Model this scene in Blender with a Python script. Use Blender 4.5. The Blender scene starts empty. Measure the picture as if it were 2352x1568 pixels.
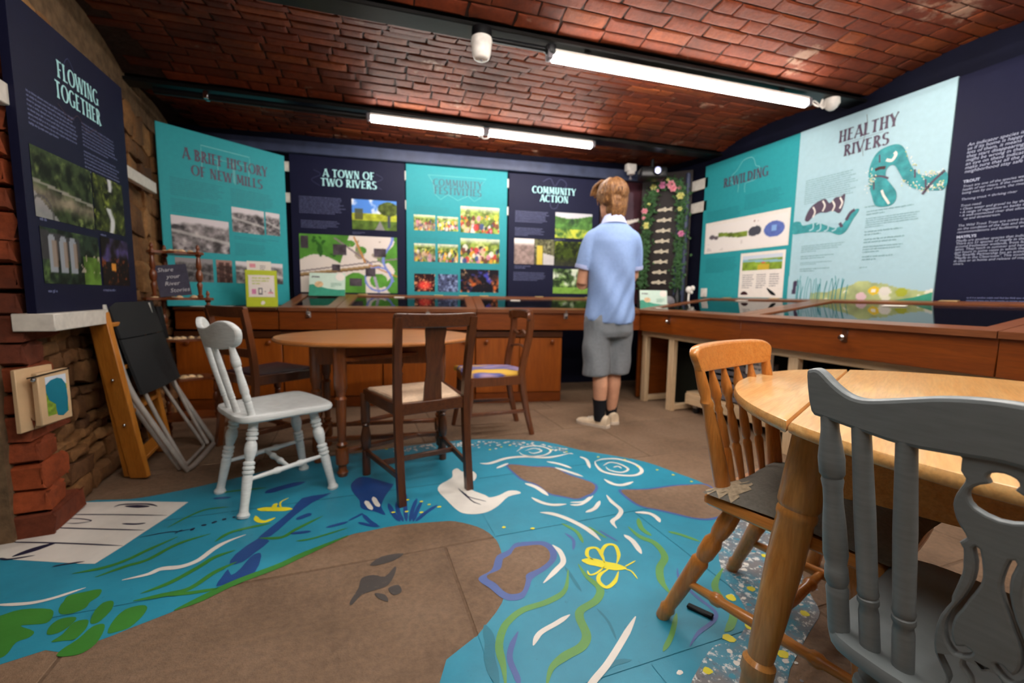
import bpy, bmesh, math, random
import numpy as np
from mathutils import Vector as V, Matrix
PI = math.pi
SC = bpy.context.scene
COL = SC.collection
random.seed(7)

# ------------------------------------------------------------------ camera, world, exposure
def rad(d): return d * PI / 180
yaw, pitch, roll = rad(20.0), rad(6.1), rad(.85)
right = V((math.cos(yaw), -math.sin(yaw), 0))
fwd0 = V((math.sin(yaw), math.cos(yaw), 0))
fwd = fwd0 * math.cos(pitch) - V((0, 0, 1)) * math.sin(pitch)
up = fwd0 * math.sin(pitch) + V((0, 0, 1)) * math.cos(pitch)
cx = right * math.cos(roll) + up * math.sin(roll)
cy = -right * math.sin(roll) + up * math.cos(roll)
cam_data = bpy.data.cameras.new('camera')
cam = bpy.data.objects.new('camera', cam_data)
COL.objects.link(cam)
M = Matrix((cx, cy, -fwd)).transposed().to_4x4()
M.translation = V((0, 0, .95))
cam.matrix_world = M
cam_data.sensor_width = 36
cam_data.lens = 36 * 1000 / 2352
cam_data.clip_start = .02
cam_data.dof.use_dof = True
cam_data.dof.focus_distance = .80
cam_data.dof.aperture_fstop = 3.2
SC.camera = cam

w = bpy.data.worlds.new('room_dark')
SC.world = w
w.use_nodes = True
w.node_tree.nodes['Background'].inputs[0].default_value = (.9, .85, .8, 1)
w.node_tree.nodes['Background'].inputs[1].default_value = .12
SC.view_settings.view_transform = 'Standard'
SC.view_settings.look = 'None'
SC.view_settings.exposure = 1.65
SC.view_settings.gamma = 1
SC.view_settings.use_curve_mapping = False
TUBE_POWER = 26.0
try:
    SC.cycles.max_bounces = 8
    SC.cycles.diffuse_bounces = 5
    SC.cycles.transparent_max_bounces = 16
    SC.cycles.use_denoising = True
    SC.cycles.sample_clamp_indirect = 6
except Exception:
    pass

# ------------------------------------------------------------------ colours and materials
def lin(c):
    if isinstance(c, str):
        c = c.lstrip('#')
        c = [int(c[i:i + 2], 16) / 255 for i in (0, 2, 4)]
    return tuple(x / 12.92 if x <= .04045 else ((x + .055) / 1.055) ** 2.4 for x in c)
def rgba(c): return (*lin(c), 1)

class Nodes:
    def __init__(s, name):
        s.m = bpy.data.materials.new(name); s.m.use_nodes = True
        s.t = s.m.node_tree; s.b = s.t.nodes['Principled BSDF']; s.out = s.t.nodes['Material Output']
    def n(s, typ, **kw):
        x = s.t.nodes.new(typ)
        for k, v in kw.items(): setattr(x, k, v)
        return x
    def l(s, a, b): s.t.links.new(a, b)
    def mix(s, fac, a, b, blend='MIX'):
        x = s.n('ShaderNodeMix', data_type='RGBA', blend_type=blend)
        for sock, val in ((x.inputs[0], fac), (x.inputs[6], a), (x.inputs[7], b)):
            if hasattr(val, 'is_linked'): s.l(val, sock)
            else: sock.default_value = val
        return x.outputs[2]
    def ramp(s, fac, stops):
        r = s.n('ShaderNodeValToRGB')
        while len(r.color_ramp.elements) < len(stops): r.color_ramp.elements.new(.5)
        for e, (p, c) in zip(r.color_ramp.elements, stops):
            e.position = p; e.color = c
        s.l(fac, r.inputs[0]); return r.outputs[0]
    def noise(s, vec, scale, detail=4, rough=.55, dist=0):
        x = s.n('ShaderNodeTexNoise'); x.inputs['Scale'].default_value = scale
        x.inputs['Detail'].default_value = detail; x.inputs['Roughness'].default_value = rough
        x.inputs['Distortion'].default_value = dist
        s.l(vec, x.inputs['Vector']); return x.outputs['Fac']
    def coord(s, kind='Object', scale=(1, 1, 1)):
        o = s.n('ShaderNodeNewGeometry').outputs['Position'] if kind == 'World' else s.n('ShaderNodeTexCoord').outputs[kind]
        if scale == (1, 1, 1): return o
        mp = s.n('ShaderNodeMapping'); mp.inputs['Scale'].default_value = scale
        s.l(o, mp.inputs['Vector']); return mp.outputs['Vector']
    def bump(s, h, strength, dist=.01):
        b = s.n('ShaderNodeBump'); b.inputs['Strength'].default_value = strength; b.inputs['Distance'].default_value = dist
        s.l(h, b.inputs['Height']); s.l(b.outputs[0], s.b.inputs['Normal'])
    def set(s, col=None, rough=None, metal=None, spec=None, coat=None):
        for k, v in (('Base Color', col), ('Roughness', rough), ('Metallic', metal), ('Specular IOR Level', spec), ('Coat Weight', coat)):
            if v is None: continue
            if hasattr(v, 'is_linked'): s.l(v, s.b.inputs[k])
            else: s.b.inputs[k].default_value = v

def plain(name, c, rough=.5, metal=0, var=.12, scale=30, bump=0, spec=.3):
    k = Nodes(name); a = lin(c)
    f = k.noise(k.coord(), scale)
    k.set(k.ramp(f, [(.3, (*[x * (1 - var) for x in a], 1)), (.7, (*[min(1, x * (1 + var)) for x in a], 1))]), rough, metal, spec)
    if bump: k.bump(f, bump)
    return k.m
def wood(name, c1, c2, axis='x', rough=.35, scale=1.0, coat=0, worn=None):
    k = Nodes(name)
    st = {'x': (1.2, 14, 14), 'y': (14, 1.2, 14), 'z': (14, 14, 1.2)}[axis]
    co = k.coord('Object', tuple(x * scale for x in st))
    f = k.noise(co, 3, 6, .6, 1.2)
    f2 = k.noise(co, 16, 3, .5)
    base = k.ramp(f, [(.3, rgba(c1)), (.7, rgba(c2))])
    dk = k.ramp(f2, [(.35, (.72, .72, .72, 1)), (.6, (1, 1, 1, 1))])
    col = k.mix(.6, base, dk, 'MULTIPLY')
    if worn:
        g = k.noise(k.coord(), 9, 6, .7)
        col = k.mix(k.ramp(g, [(.60, (0, 0, 0, 1)), (.68, (1, 1, 1, 1))]), col, rgba(worn))
    k.set(col, rough, spec=.5, coat=coat)
    k.bump(f2, .08, .003)
    return k.m
def painted(name, c, chip='#c2a98c', rough=.45, amount=.70, grime='#6b655c'):
    """painted wood with worn chips and brushy relief"""
    k = Nodes(name)
    co = k.coord()
    a = lin(c)
    f = k.noise(k.coord('Object', (5, 5, 40)), 4, 4)
    col = k.ramp(f, [(.3, (*[x * .9 for x in a], 1)), (.7, (*[min(1, x * 1.08) for x in a], 1))])
    g = k.noise(co, 28, 8, .75)
    col = k.mix(k.ramp(g, [(amount, (0, 0, 0, 1)), (amount + .03, (.8, .8, .8, 1))]), col, rgba(chip))
    g2 = k.noise(co, 7, 5, .6)
    col = k.mix(k.ramp(g2, [(.58, (0, 0, 0, 1)), (.8, (.35, .35, .35, 1))]), col, rgba(grime))
    k.set(col, rough)
    k.bump(f, .06, .004)
    return k.m
def emit(name, c, s):
    k = Nodes(name); k.b.inputs['Base Color'].default_value = rgba('#ffffff')
    k.b.inputs['Emission Color'].default_value = rgba(c); k.b.inputs['Emission Strength'].default_value = s
    return k.m

MT = {}
MT['maple'] = wood('oak_table_wood', '#d59a55', '#e6b877', 'x', .28, .8, .3)
MT['maple_edge'] = wood('oak_edge_wood', '#c47a2e', '#d8954a', 'x', .25, .8, .3)
MT['pine'] = wood('pine_varnished', '#c4752b', '#d9924a', 'z', .28, 1, .3)
MT['pine_rail'] = wood('pine_rail_wood', '#c97a30', '#dc9850', 'x', .28, 1, .3)
MT['ladder'] = wood('ladder_pine', '#b06a1c', '#c98330', 'z', .45)
MT['pale'] = wood('raw_timber', '#d6b48a', '#e6cca6', 'z', .6)
MT['pale_x'] = wood('raw_timber_rail', '#d6b48a', '#e6cca6', 'x', .6)
MT['teak'] = wood('case_front_wood', '#743409', '#8c4610', 'x', .35, .7)
MT['teak_door'] = wood('cupboard_door_wood', '#924709', '#a95814', 'z', .4, .6)
MT['lid'] = wood('case_lid_wood', '#6f3d22', '#8a5433', 'x', .3, .8)
MT['dark'] = wood('dark_oak', '#42210f', '#5e341a', 'z', .32, 1, .2)
MT['dark_rail'] = wood('dark_oak_rail', '#42210f', '#5e341a', 'x', .32, 1, .2)
MT['brownchair'] = wood('brown_mahogany', '#5c2f16', '#744122', 'z', .3, 1, .2)
MT['gate'] = wood('gateleg_wood', '#6a3513', '#86491e', 'z', .3, 1, .2)
MT['gatetop'] = wood('gateleg_top_wood', '#a3622c', '#ba7a42', 'x', .4, .7, 0)
MT['etagere'] = wood('turned_walnut', '#5e2a0f', '#7e401b', 'z', .35, 1, .2)
MT['white_paint'] = painted('pale_grey_paint', '#dde2e2', '#8c8378', .45, .76)
MT['grey_paint'] = painted('slate_grey_paint', '#788083', '#b59a78', .42, .735, '#5f564c')
MT['batten'] = plain('white_gloss_paint', '#d8d2c8', .4)
MT['black'] = plain('black_metal', '#101215', .35, .2)
MT['steel'] = plain('beam_black_paint', '#131313', .35, .3, .3, 8, .1)
MT['navywall'] = plain('navy_wall_paint', '#0d0f20', .7, 0, .2, 4, .05, .12)
MT['bluebeam'] = plain('slate_blue_beam_paint', '#39415a', .45, 0, .25, 9, .1)
MT['alu'] = plain('aluminium_tube', '#b5b1ab', .35, .35)
MT['chrome'] = plain('chrome', '#c8c8cc', .12, 1)
MT['brass'] = plain('brass_plate', '#e0c48a', .3, .5)
MT['fabric_black'] = plain('black_mesh_fabric', '#202224', .75, 0, .25, 300, .15)
MT['plastic_black'] = plain('black_plastic', '#17181b', .35)
MT['plastic_white'] = plain('white_plastic', '#e4dfd8', .4)
MT['plastic_grey'] = plain('grey_plastic', '#77747a', .4)
MT['paper'] = plain('white_paper', '#efe8e0', .7, 0, .03)
MT['navy'] = plain('navy_print', '#13152f', .55, 0, .05, spec=.15)
MT['teal'] = plain('teal_print', '#2f9aa2', .55, 0, .04, spec=.15)
MT['cyan'] = plain('aqua_print', '#2e8d96', .55, 0, .04, spec=.15)
MT['ice'] = plain('ice_blue_print', '#abcdd8', .55, 0, .03, spec=.15)
MT['maroon'] = plain('maroon_print', '#3b1c22', .45, 0, .2, 6)
MT['ink_pale'] = plain('pale_blue_ink', '#a9dfe2', .5, 0, .02)
MT['ink_white'] = plain('white_ink', '#a9b1c8', .5, 0, .02)
MT['ink_text_navy'] = plain('dim_white_ink', '#5f658a', .5, 0, .02)
MT['ink_dark'] = plain('plum_ink', '#55475a', .5, 0, .05)
MT['ink_text_teal'] = plain('dark_teal_ink', '#3a5262', .5, 0, .05)
MT['river_print'] = plain('river_print', '#3f959b', .55, 0, .3, 18, spec=.15)
MT['ink_small_teal'] = plain('faint_teal_ink', '#1f7f87', .5, 0, .05)
MT['frayed'] = plain('frayed_cloth', '#b5a48a', .9, 0, .25, 90, .3)
MT['ink_text_ice'] = plain('grey_blue_ink', '#7da3aa', .5, 0, .05)
MT['line_art'] = plain('pale_line_art', '#8ed0d3', .5, 0, .02)
MT['line_navy'] = plain('dim_line_art', '#3e4268', .5, 0, .02)
MT['green_box'] = plain('lime_green_card', '#bccb2a', .45, 0, .05)
MT['green_side'] = plain('moss_green_card', '#5d7015', .5, 0, .05)
MT['card_mint'] = plain('mint_card', '#cfe6d8', .5, 0, .03)
MT['card_teal'] = plain('teal_wave_card', '#3c9a80', .5, 0, .1)
MT['slate'] = plain('chalk_slate', '#3d3b4c', .7, 0, .15)
MT['chalk'] = plain('chalk', '#cfcdd2', .9)
MT['rush'] = plain('cream_seat_pad', '#d9bda0', .8, 0, .1, 60, .2)
MT['cushion'] = plain('grey_cushion_cloth', '#75726a', .9, 0, .15, 120, .3)
MT['beige'] = plain('plywood_block', '#d3b28a', .55, 0, .08, 12)
MT['leaf'] = plain('ivy_leaf', '#33562f', .5, 0, .6, 14)
MT['pink'] = plain('pink_petal', '#d787b0', .6, 0, .15)
MT['rose'] = plain('rose_petal', '#e79aa8', .6, 0, .2)
MT['yellow'] = plain('yellow_petal', '#dfdc8a', .6, 0, .1)
MT['fishplate'] = plain('weathered_metal_fish', '#cbc0aa', .5, 0, .4, 40)
MT['doorbrown'] = plain('dark_brown_board', '#1c1312', .5, 0, .1)
MT['shell'] = plain('seashell', '#d9b98f', .4, 0, .3, 60)
MT['skin'] = plain('skin', '#d09a7c', .5, 0, .06, 40)
def hair_mat():
    k = Nodes('tawny_hair'); f = k.noise(k.coord('Object', (60, 60, 9)), 3, 5, .6); g = k.noise(k.coord(), 9, 3)
    col = k.ramp(f, [(.3, rgba('#382312')), (.5, rgba('#6a4423')), (.72, rgba('#a97d4a'))]); k.set(col, .5, spec=.35); k.bump(f, .6, .006); return k.m
MT['hair'] = hair_mat()
MT['polo'] = plain('light_blue_polo', '#88a3d2', .75, 0, .05, 60)
MT['polo_collar'] = plain('pale_collar', '#b9c4ec', .75, 0, .03)
MT['shorts'] = plain('grey_shorts', '#7b7f84', .8, 0, .08, 60)
MT['sock'] = plain('black_sock', '#14151c', .85)
MT['shoe'] = plain('cream_trainer', '#d8c4a8', .6, 0, .12, 20)
MT['shoe_sole'] = plain('pale_sole', '#cdbfae', .6)
MT['interior'] = plain('case_lining', '#4a2716', .6, 0, .15)
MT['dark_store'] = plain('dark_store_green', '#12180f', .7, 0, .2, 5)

def glass_mat():
    k = Nodes('case_glass')
    fr = k.n('ShaderNodeFresnel'); fr.inputs[0].default_value = 1.5
    tr = k.n('ShaderNodeBsdfTransparent'); gl = k.n('ShaderNodeBsdfGlossy'); gl.inputs['Roughness'].default_value = .015
    mx = k.n('ShaderNodeMixShader')
    k.l(fr.outputs[0], mx.inputs[0]); k.l(tr.outputs[0], mx.inputs[1]); k.l(gl.outputs[0], mx.inputs[2])
    k.l(mx.outputs[0], k.out.inputs[0]); return k.m
MT['glass'] = glass_mat()

def brick_mat(name, stops, chalk=.62, scale=5.0, rough=.75):
    k = Nodes(name)
    r = k.n('ShaderNodeObjectInfo').outputs['Random']
    base = k.ramp(r, stops)
    wp = k.coord('World')
    f = k.noise(wp, 38, 6, .7)
    col = k.mix(.75, base, k.ramp(f, [(.3, (.55, .5, .5, 1)), (.7, (1.2, 1.15, 1.1, 1))]), 'MULTIPLY')
    g = k.noise(wp, scale, 7, .68)
    col = k.mix(k.ramp(g, [(chalk, (0, 0, 0, 1)), (chalk + .06, (.75, .75, .75, 1))]), col, rgba('#9a7a66'))
    s = k.noise(wp, 2.2, 4, .6)
    col = k.mix(k.ramp(s, [(.35, (.55, .55, .55, 1)), (.55, (0, 0, 0, 1))]), col, rgba('#2e1813'))
    k.set(col, rough, spec=.25)
    k.bump(f, .5, .006)
    return k.m
MT['vaultbrick'] = brick_mat('vault_brick', [(0, rgba('#5a240d')), (.35, rgba('#743213')), (.7, rgba('#672a11')), (1, rgba('#834019'))], .61, 2.6, .7)
MT['redbrick'] = brick_mat('pier_brick', [(0, rgba('#7c3c22')), (.4, rgba('#a34e28')), (.75, rgba('#924626')), (1, rgba('#6f3a28'))], .66)
MT['rubble'] = brick_mat('sandstone_rubble', [(0, rgba('#7a5533')), (.35, rgba('#946c42')), (.7, rgba('#66472d')), (1, rgba('#a67c4e'))], .72)
MT['mortar'] = plain('lime_mortar', '#6e573f', .9, 0, .35, 25, .6)
MT['soot_mortar'] = plain('sooty_mortar', '#33221b', .9, 0, .35, 25, .6)

def floor_mat(name, joint=False):
    k = Nodes(name); wp = k.coord('World')
    f = k.noise(wp, 2.3, 8, .62)
    col = k.ramp(f, [(.28, rgba('#685341')), (.5, rgba('#856c56')), (.72, rgba('#927963'))])
    g = k.noise(wp, 45, 5, .7)
    col = k.mix(.85, col, k.ramp(g, [(.3, (.68, .68, .68, 1)), (.65, (1.12, 1.12, 1.12, 1))]), 'MULTIPLY')
    v = k.noise(wp, 9, 6, .7)
    col = k.mix(k.ramp(v, [(.64, (0, 0, 0, 1)), (.72, (.6, .6, .6, 1))]), col, rgba('#4b4440'))
    if not joint:
        r = k.n('ShaderNodeObjectInfo').outputs['Random']
        col = k.mix(.5, col, k.ramp(r, [(0, (.86, .86, .86, 1)), (1, (1.1, 1.08, 1.05, 1))]), 'MULTIPLY')
    k.set(col, .62, spec=.35); k.bump(g, .7, .008)
    return k.m
MT['flag'] = floor_mat('flagstone')
MT['bare'] = floor_mat('bare_stone', True)
MT['joint'] = plain('floor_joint', '#6d5846', .9, 0, .25, 40, .4)
def paint_mat(name, c, worn='#8a7560', thr=.68, rough=.42, var=.12):
    k = Nodes(name); wp = k.coord('World'); a = lin(c)
    f = k.noise(wp, 5, 6, .6)
    col = k.ramp(f, [(.3, (*[x * (1 - var) for x in a], 1)), (.7, (*[min(1, x * (1 + var)) for x in a], 1))])
    g = k.noise(wp, 34, 8, .78)
    col = k.mix(k.ramp(g, [(thr, (0, 0, 0, 1)), (thr + .05, (.7, .7, .7, 1))]), col, rgba(worn))
    k.set(col, rough, spec=.5); k.bump(g, .25, .004)
    return k.m
MT['p_blue'] = paint_mat('river_blue_paint', '#2a90ad', '#1d6a80', .62)
MT['p_white'] = paint_mat('white_floor_paint', '#e8e4dc', '#7f97a0', .66)
MT['p_navy'] = paint_mat('navy_floor_paint', '#1c4688', '#2a6ea0', .66)
MT['p_ink'] = paint_mat('ink_floor_paint', '#1d2440', '#334444', .75)
MT['p_green'] = paint_mat('leaf_green_paint', '#3d8433', '#2a7a70', .68)
MT['p_olive'] = paint_mat('weed_green_paint', '#5f9a4c', '#3d8fa0', .62)
MT['p_purple'] = paint_mat('violet_paint', '#4c64a4', '#3d8fa0', .62)
MT['p_yellow'] = paint_mat('yellow_paint', '#eae02a', '#b7b040', .70)
MT['p_grey'] = paint_mat('pebble_grey_paint', '#8c8f96', '#5f8ea4', .56)
def bank_mat():
    k = Nodes('pebbly_bank_paint'); wp = k.coord('World')
    b = k.noise(wp, 7, 4, .6); col = k.ramp(b, [(.42, rgba('#3f8ea8')), (.5, rgba('#6c7f8c')), (.6, rgba('#7b7a7c'))])
    f = k.noise(wp, 42, 5, .72); col = k.mix(k.ramp(f, [(.54, (0, 0, 0, 1)), (.60, (1, 1, 1, 1))]), col, rgba('#dfe0de'))
    g = k.noise(wp, 60, 5, .7); col = k.mix(k.ramp(g, [(.58, (0, 0, 0, 1)), (.64, (.8, .8, .8, 1))]), col, rgba('#58616c'))
    k.set(col, .5); k.bump(f, .25, .004); return k.m
MT['p_bank'] = bank_mat()
MT['maple_leg'] = wood('oak_leg_wood', '#bd7a34', '#d29752', 'z', .28, .8, .3)
MT['p_teal'] = paint_mat('deep_teal_paint', '#16788f', '#1d6a80', .66)
MT['p_stain'] = paint_mat('dark_stain', '#423d3b', '#6d5c50', .58)

def print_mat():
    k = Nodes('colour_print')
    a = k.n('ShaderNodeVertexColor'); a.layer_name = 'Col'
    k.set(a.outputs['Color'], .55, spec=.15); return k.m
MT['print'] = print_mat()

# ------------------------------------------------------------------ mesh builder
class MB:
    def __init__(s): s.v = []; s.f = []
    def add(s, vs, fs):
        b = len(s.v); s.v += [tuple(p) for p in vs]; s.f += [tuple(i + b for i in f) for f in fs]; return s
    def box(s, c, d, rot=None, ch=0.0, taper=None):
        """box centred at c with size d; ch = chamfer of every edge"""
        hx, hy, hz = d[0] / 2, d[1] / 2, d[2] / 2
        R = rot if rot is not None else Matrix.Identity(3)
        if isinstance(R, (int, float)): R = Matrix.Rotation(R, 3, 'Z')
        bm = bmesh.new(); bmesh.ops.create_cube(bm, size=1)
        for q in bm.verts:
            q.co = V((q.co.x * 2 * hx, q.co.y * 2 * hy, q.co.z * 2 * hz))
            if taper and q.co.z < 0: q.co.x *= taper; q.co.y *= taper
        if ch: bmesh.ops.bevel(bm, geom=list(bm.edges), offset=min(ch, hx * .9, hy * .9, hz * .9), segments=2 if ch > .004 else 1, affect='EDGES', profile=.5)
        bm.verts.index_update()
        s.add([V(c) + R @ q.co for q in bm.verts], [[q.index for q in f.verts] for f in bm.faces]); bm.free(); return s
    def bar(s, a, b, wd, th, ch=.003, side=None):
        """rectangular bar from a to b; wd across side, th across the other"""
        a, b = V(a), V(b); z = (b - a); L = z.length; z.normalize()
        x = V(side) if side is not None else (V((0, 0, 1)).cross(z) if abs(z.z) < .95 else V((1, 0, 0)))
        x = (x - z * x.dot(z)).normalized(); y = z.cross(x)
        return s.box((a + b) / 2, (wd, th, L), Matrix((x, y, z)).transposed(), ch)
    def tube(s, pts, rad_, n=10, oval=None, cap=True):
        pts = [V(p) for p in pts]; m = len(pts)
        if not hasattr(rad_, '__len__'): rad_ = [rad_] * m
        t = [(pts[min(i + 1, m - 1)] - pts[max(i - 1, 0)]).normalized() for i in range(m)]
        x = V((0, 0, 1)).cross(t[0])
        if x.length < .05: x = V((1, 0, 0))
        vs = []
        for i in range(m):
            x = (x - t[i] * x.dot(t[i])).normalized(); y = t[i].cross(x)
            for k in range(n):
                a = 2 * PI * k / n
                o = oval or (1, 1)
                vs.append(pts[i] + (x * math.cos(a) * o[0] + y * math.sin(a) * o[1]) * rad_[i])
        fs = [(i * n + k, i * n + (k + 1) % n, (i + 1) * n + (k + 1) % n, (i + 1) * n + k) for i in range(m - 1) for k in range(n)]
        if cap: fs += [tuple(range(n - 1, -1, -1)), tuple((m - 1) * n + k for k in range(n))]
        return s.add(vs, fs)
    def lathe(s, a, b, prof, n=14):
        """turned piece from a to b; prof = (t, radius) pairs"""
        a, b = V(a), V(b)
        return s.tube([a + (b - a) * t for t, r in prof], [r for t, r in prof], n)
    def prism(s, poly, t0, t1, M=None):
        """outline in x,y extruded from z=t0 to t1 (concave allowed), M 4x4"""
        n = len(poly); M = M or Matrix.Identity(4)
        ar = sum(poly[i][0] * poly[(i + 1) % n][1] - poly[(i + 1) % n][0] * poly[i][1] for i in range(n))
        if ar < 0: poly = poly[::-1]
        vs = [M @ V((p[0], p[1], t0)) for p in poly] + [M @ V((p[0], p[1], t1)) for p in poly]
        fs = [tuple(range(n - 1, -1, -1)), tuple(range(n, 2 * n))] + [(i, (i + 1) % n, n + (i + 1) % n, n + i) for i in range(n)]
        return s.add(vs, fs)
    def flat(s, poly, z=0):
        n = len(poly)
        ar = sum(poly[i][0] * poly[(i + 1) % n][1] - poly[(i + 1) % n][0] * poly[i][1] for i in range(n))
        if ar < 0: poly = poly[::-1]
        return s.add([(p[0], p[1], z) for p in poly], [tuple(range(n))])
    def ribbon(s, pts, wd, z=0):
        """flat stroke of varying width in x,y"""
        pts = [V((p[0], p[1])) for p in pts]; m = len(pts)
        if not hasattr(wd, '__len__'): wd = [wd] * m
        vs = []
        for i in range(m):
            t = (pts[min(i + 1, m - 1)] - pts[max(i - 1, 0)]).normalized(); nn = V((-t.y, t.x))
            for sg in (-1, 1): vs.append((*(pts[i] + nn * sg * wd[i] / 2), z))
        return s.add(vs, [(2 * i, 2 * i + 2, 2 * i + 3, 2 * i + 1) for i in range(m - 1)])
    def ball(s, c, r, n=10, m=7):
        r = (r, r, r) if not hasattr(r, '__len__') else r
        vs = [(c[0], c[1], c[2] + r[2])]
        for i in range(1, m):
            th = PI * i / m
            vs += [(c[0] + r[0] * math.sin(th) * math.cos(2 * PI * k / n), c[1] + r[1] * math.sin(th) * math.sin(2 * PI * k / n), c[2] + r[2] * math.cos(th)) for k in range(n)]
        vs.append((c[0], c[1], c[2] - r[2]))
        fs = [(0, 1 + k, 1 + (k + 1) % n) for k in range(n)]
        fs += [(1 + i * n + k, 1 + (i + 1) * n + k, 1 + (i + 1) * n + (k + 1) % n, 1 + i * n + (k + 1) % n) for i in range(m - 2) for k in range(n)]
        L = len(vs) - 1
        fs += [(L, 1 + (m - 2) * n + (k + 1) % n, 1 + (m - 2) * n + k) for k in range(n)]
        return s.add(vs, fs)
    def loft(s, rings, cap=True):
        n = len(rings[0]); m = len(rings); vs = [p for r in rings for p in r]
        fs = [(i * n + k, i * n + (k + 1) % n, (i + 1) * n + (k + 1) % n, (i + 1) * n + k) for i in range(m - 1) for k in range(n)]
        if cap: fs += [tuple(range(n - 1, -1, -1)), tuple((m - 1) * n + k for k in range(n))]
        return s.add(vs, fs)
    def mesh(s, name, smooth=True):
        me = bpy.data.meshes.new(name); me.from_pydata(s.v, [], s.f); me.update()
        if smooth: smooth_mesh(me)
        return me
def smooth_mesh(me, ang=38):
    me.polygons.foreach_set('use_smooth', [True] * len(me.polygons))
    try: me.set_sharp_from_angle(angle=rad(ang))
    except Exception: pass

def link(name, me, parent=None):
    o = bpy.data.objects.new(name, me); COL.objects.link(o)
    if parent is not None: o.parent = parent
    return o
def obj(name, mb, m, parent=None, smooth=True, label=None):
    me = mb.mesh(name, smooth) if isinstance(mb, MB) else mb
    if m is not None:
        me.materials.clear(); me.materials.append(MT[m] if isinstance(m, str) else m)
    o = link(name, me, parent)
    if label: o['label'] = label
    return o
def tag(o, label, cat, group=None):
    o['label'] = label; o['category'] = cat
    if group: o['group'] = group
    return o
def thing(name, label, cat, loc=(0, 0, 0), rz=0, group=None):
    o = bpy.data.objects.new(name, None); COL.objects.link(o); o.empty_display_size = .1
    o.location = loc; o.rotation_euler = (0, 0, rz)
    return tag(o, label, cat, group)
def struct(name, mb, m, parent=None, smooth=False):
    o = obj(name, mb, m, parent, smooth)
    if parent is None: o['kind'] = 'structure'
    return o
def frame(o, x, y):
    """give o's rotation so that its local x, y lie along x, y"""
    x = V(x).normalized(); y = V(y); y = (y - x * y.dot(x)).normalized(); z = x.cross(y)
    o.rotation_euler = Matrix((x, y, z)).transposed().to_euler()
    return o
def copy_tree(o, parent=None):
    c = o.copy(); COL.objects.link(c)
    if parent is not None: c.parent = parent
    for ch in list(o.children): copy_tree(ch, c)
    return c
def curve_plate(polys, t, bevel=.003, name='plate'):
    """flat plate with holes from closed outlines (even-odd), thickness t about z=0, rounded edges"""
    cu = bpy.data.curves.new(name, 'CURVE'); cu.dimensions = '2D'; cu.fill_mode = 'BOTH'
    cu.extrude = max(t / 2 - bevel, .0005); cu.bevel_depth = bevel; cu.bevel_resolution = 1; cu.offset = -bevel
    for p in polys:
        sp = cu.splines.new('POLY'); sp.points.add(len(p) - 1)
        for q, c in zip(sp.points, p): q.co = (c[0], c[1], 0, 1)
        sp.use_cyclic_u = True
    o = bpy.data.objects.new('tmp', cu); COL.objects.link(o)
    dg = bpy.context.evaluated_depsgraph_get()
    me = bpy.data.meshes.new_from_object(o.evaluated_get(dg)); bpy.data.objects.remove(o); bpy.data.curves.remove(cu)
    smooth_mesh(me); return me
def refine(me, maxlen=.03):
    bm = bmesh.new(); bm.from_mesh(me); bmesh.ops.triangulate(bm, faces=list(bm.faces))
    for k in range(5):
        ed = [e for e in bm.edges if e.calc_length() > maxlen]
        if not ed: break
        bmesh.ops.subdivide_edges(bm, edges=ed, cuts=1, use_grid_fill=True); bmesh.ops.triangulate(bm, faces=list(bm.faces))
    bm.to_mesh(me); bm.free(); return me
def warp(me, fn):
    refine(me)
    for q in me.vertices: q.co = fn(q.co)
    me.update(); smooth_mesh(me, 40); return me
def crom(pts, n=6, closed=False):
    """Catmull-Rom through 2-D or 3-D points"""
    P = [V(p) for p in pts]; m = len(P); out = []
    rng = range(m) if closed else range(m - 1)
    for i in rng:
        p0 = P[(i - 1) % m] if closed or i else P[0]; p1 = P[i]; p2 = P[(i + 1) % m]
        p3 = P[(i + 2) % m] if closed or i + 2 < m else P[-1]
        for k in range(n):
            t = k / n
            out.append(.5 * (2 * p1 + (p2 - p0) * t + (2 * p0 - 5 * p1 + 4 * p2 - p3) * t * t + (3 * p1 - p0 - 3 * p2 + p3) * t ** 3))
    if not closed: out.append(P[-1])
    return out
def remeshed(mb, name, voxel, smooth=4, sub=0):
    me = mb.mesh(name); o = bpy.data.objects.new('tmp', me); COL.objects.link(o)
    r = o.modifiers.new('r', 'REMESH'); r.mode = 'VOXEL'; r.voxel_size = voxel
    if smooth:
        k = o.modifiers.new('s', 'SMOOTH'); k.factor = .5; k.iterations = smooth
    dg = bpy.context.evaluated_depsgraph_get()
    out = bpy.data.meshes.new_from_object(o.evaluated_get(dg)); bpy.data.objects.remove(o)
    out.name = name; smooth_mesh(out, 60); return out
def text_mesh(txt, size, shear=0, weight=0, align='LEFT', spacing=1.0, lead=1.0):
    cu = bpy.data.curves.new('t', 'FONT'); cu.body = txt; cu.size = size; cu.shear = shear; cu.offset = weight
    cu.align_x = align; cu.space_character = spacing; cu.space_line = lead; cu.resolution_u = 2
    o = bpy.data.objects.new('tmp', cu); COL.objects.link(o)
    dg = bpy.context.evaluated_depsgraph_get()
    me = bpy.data.meshes.new_from_object(o.evaluated_get(dg)); bpy.data.objects.remove(o); bpy.data.curves.remove(cu)
    return me

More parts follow.
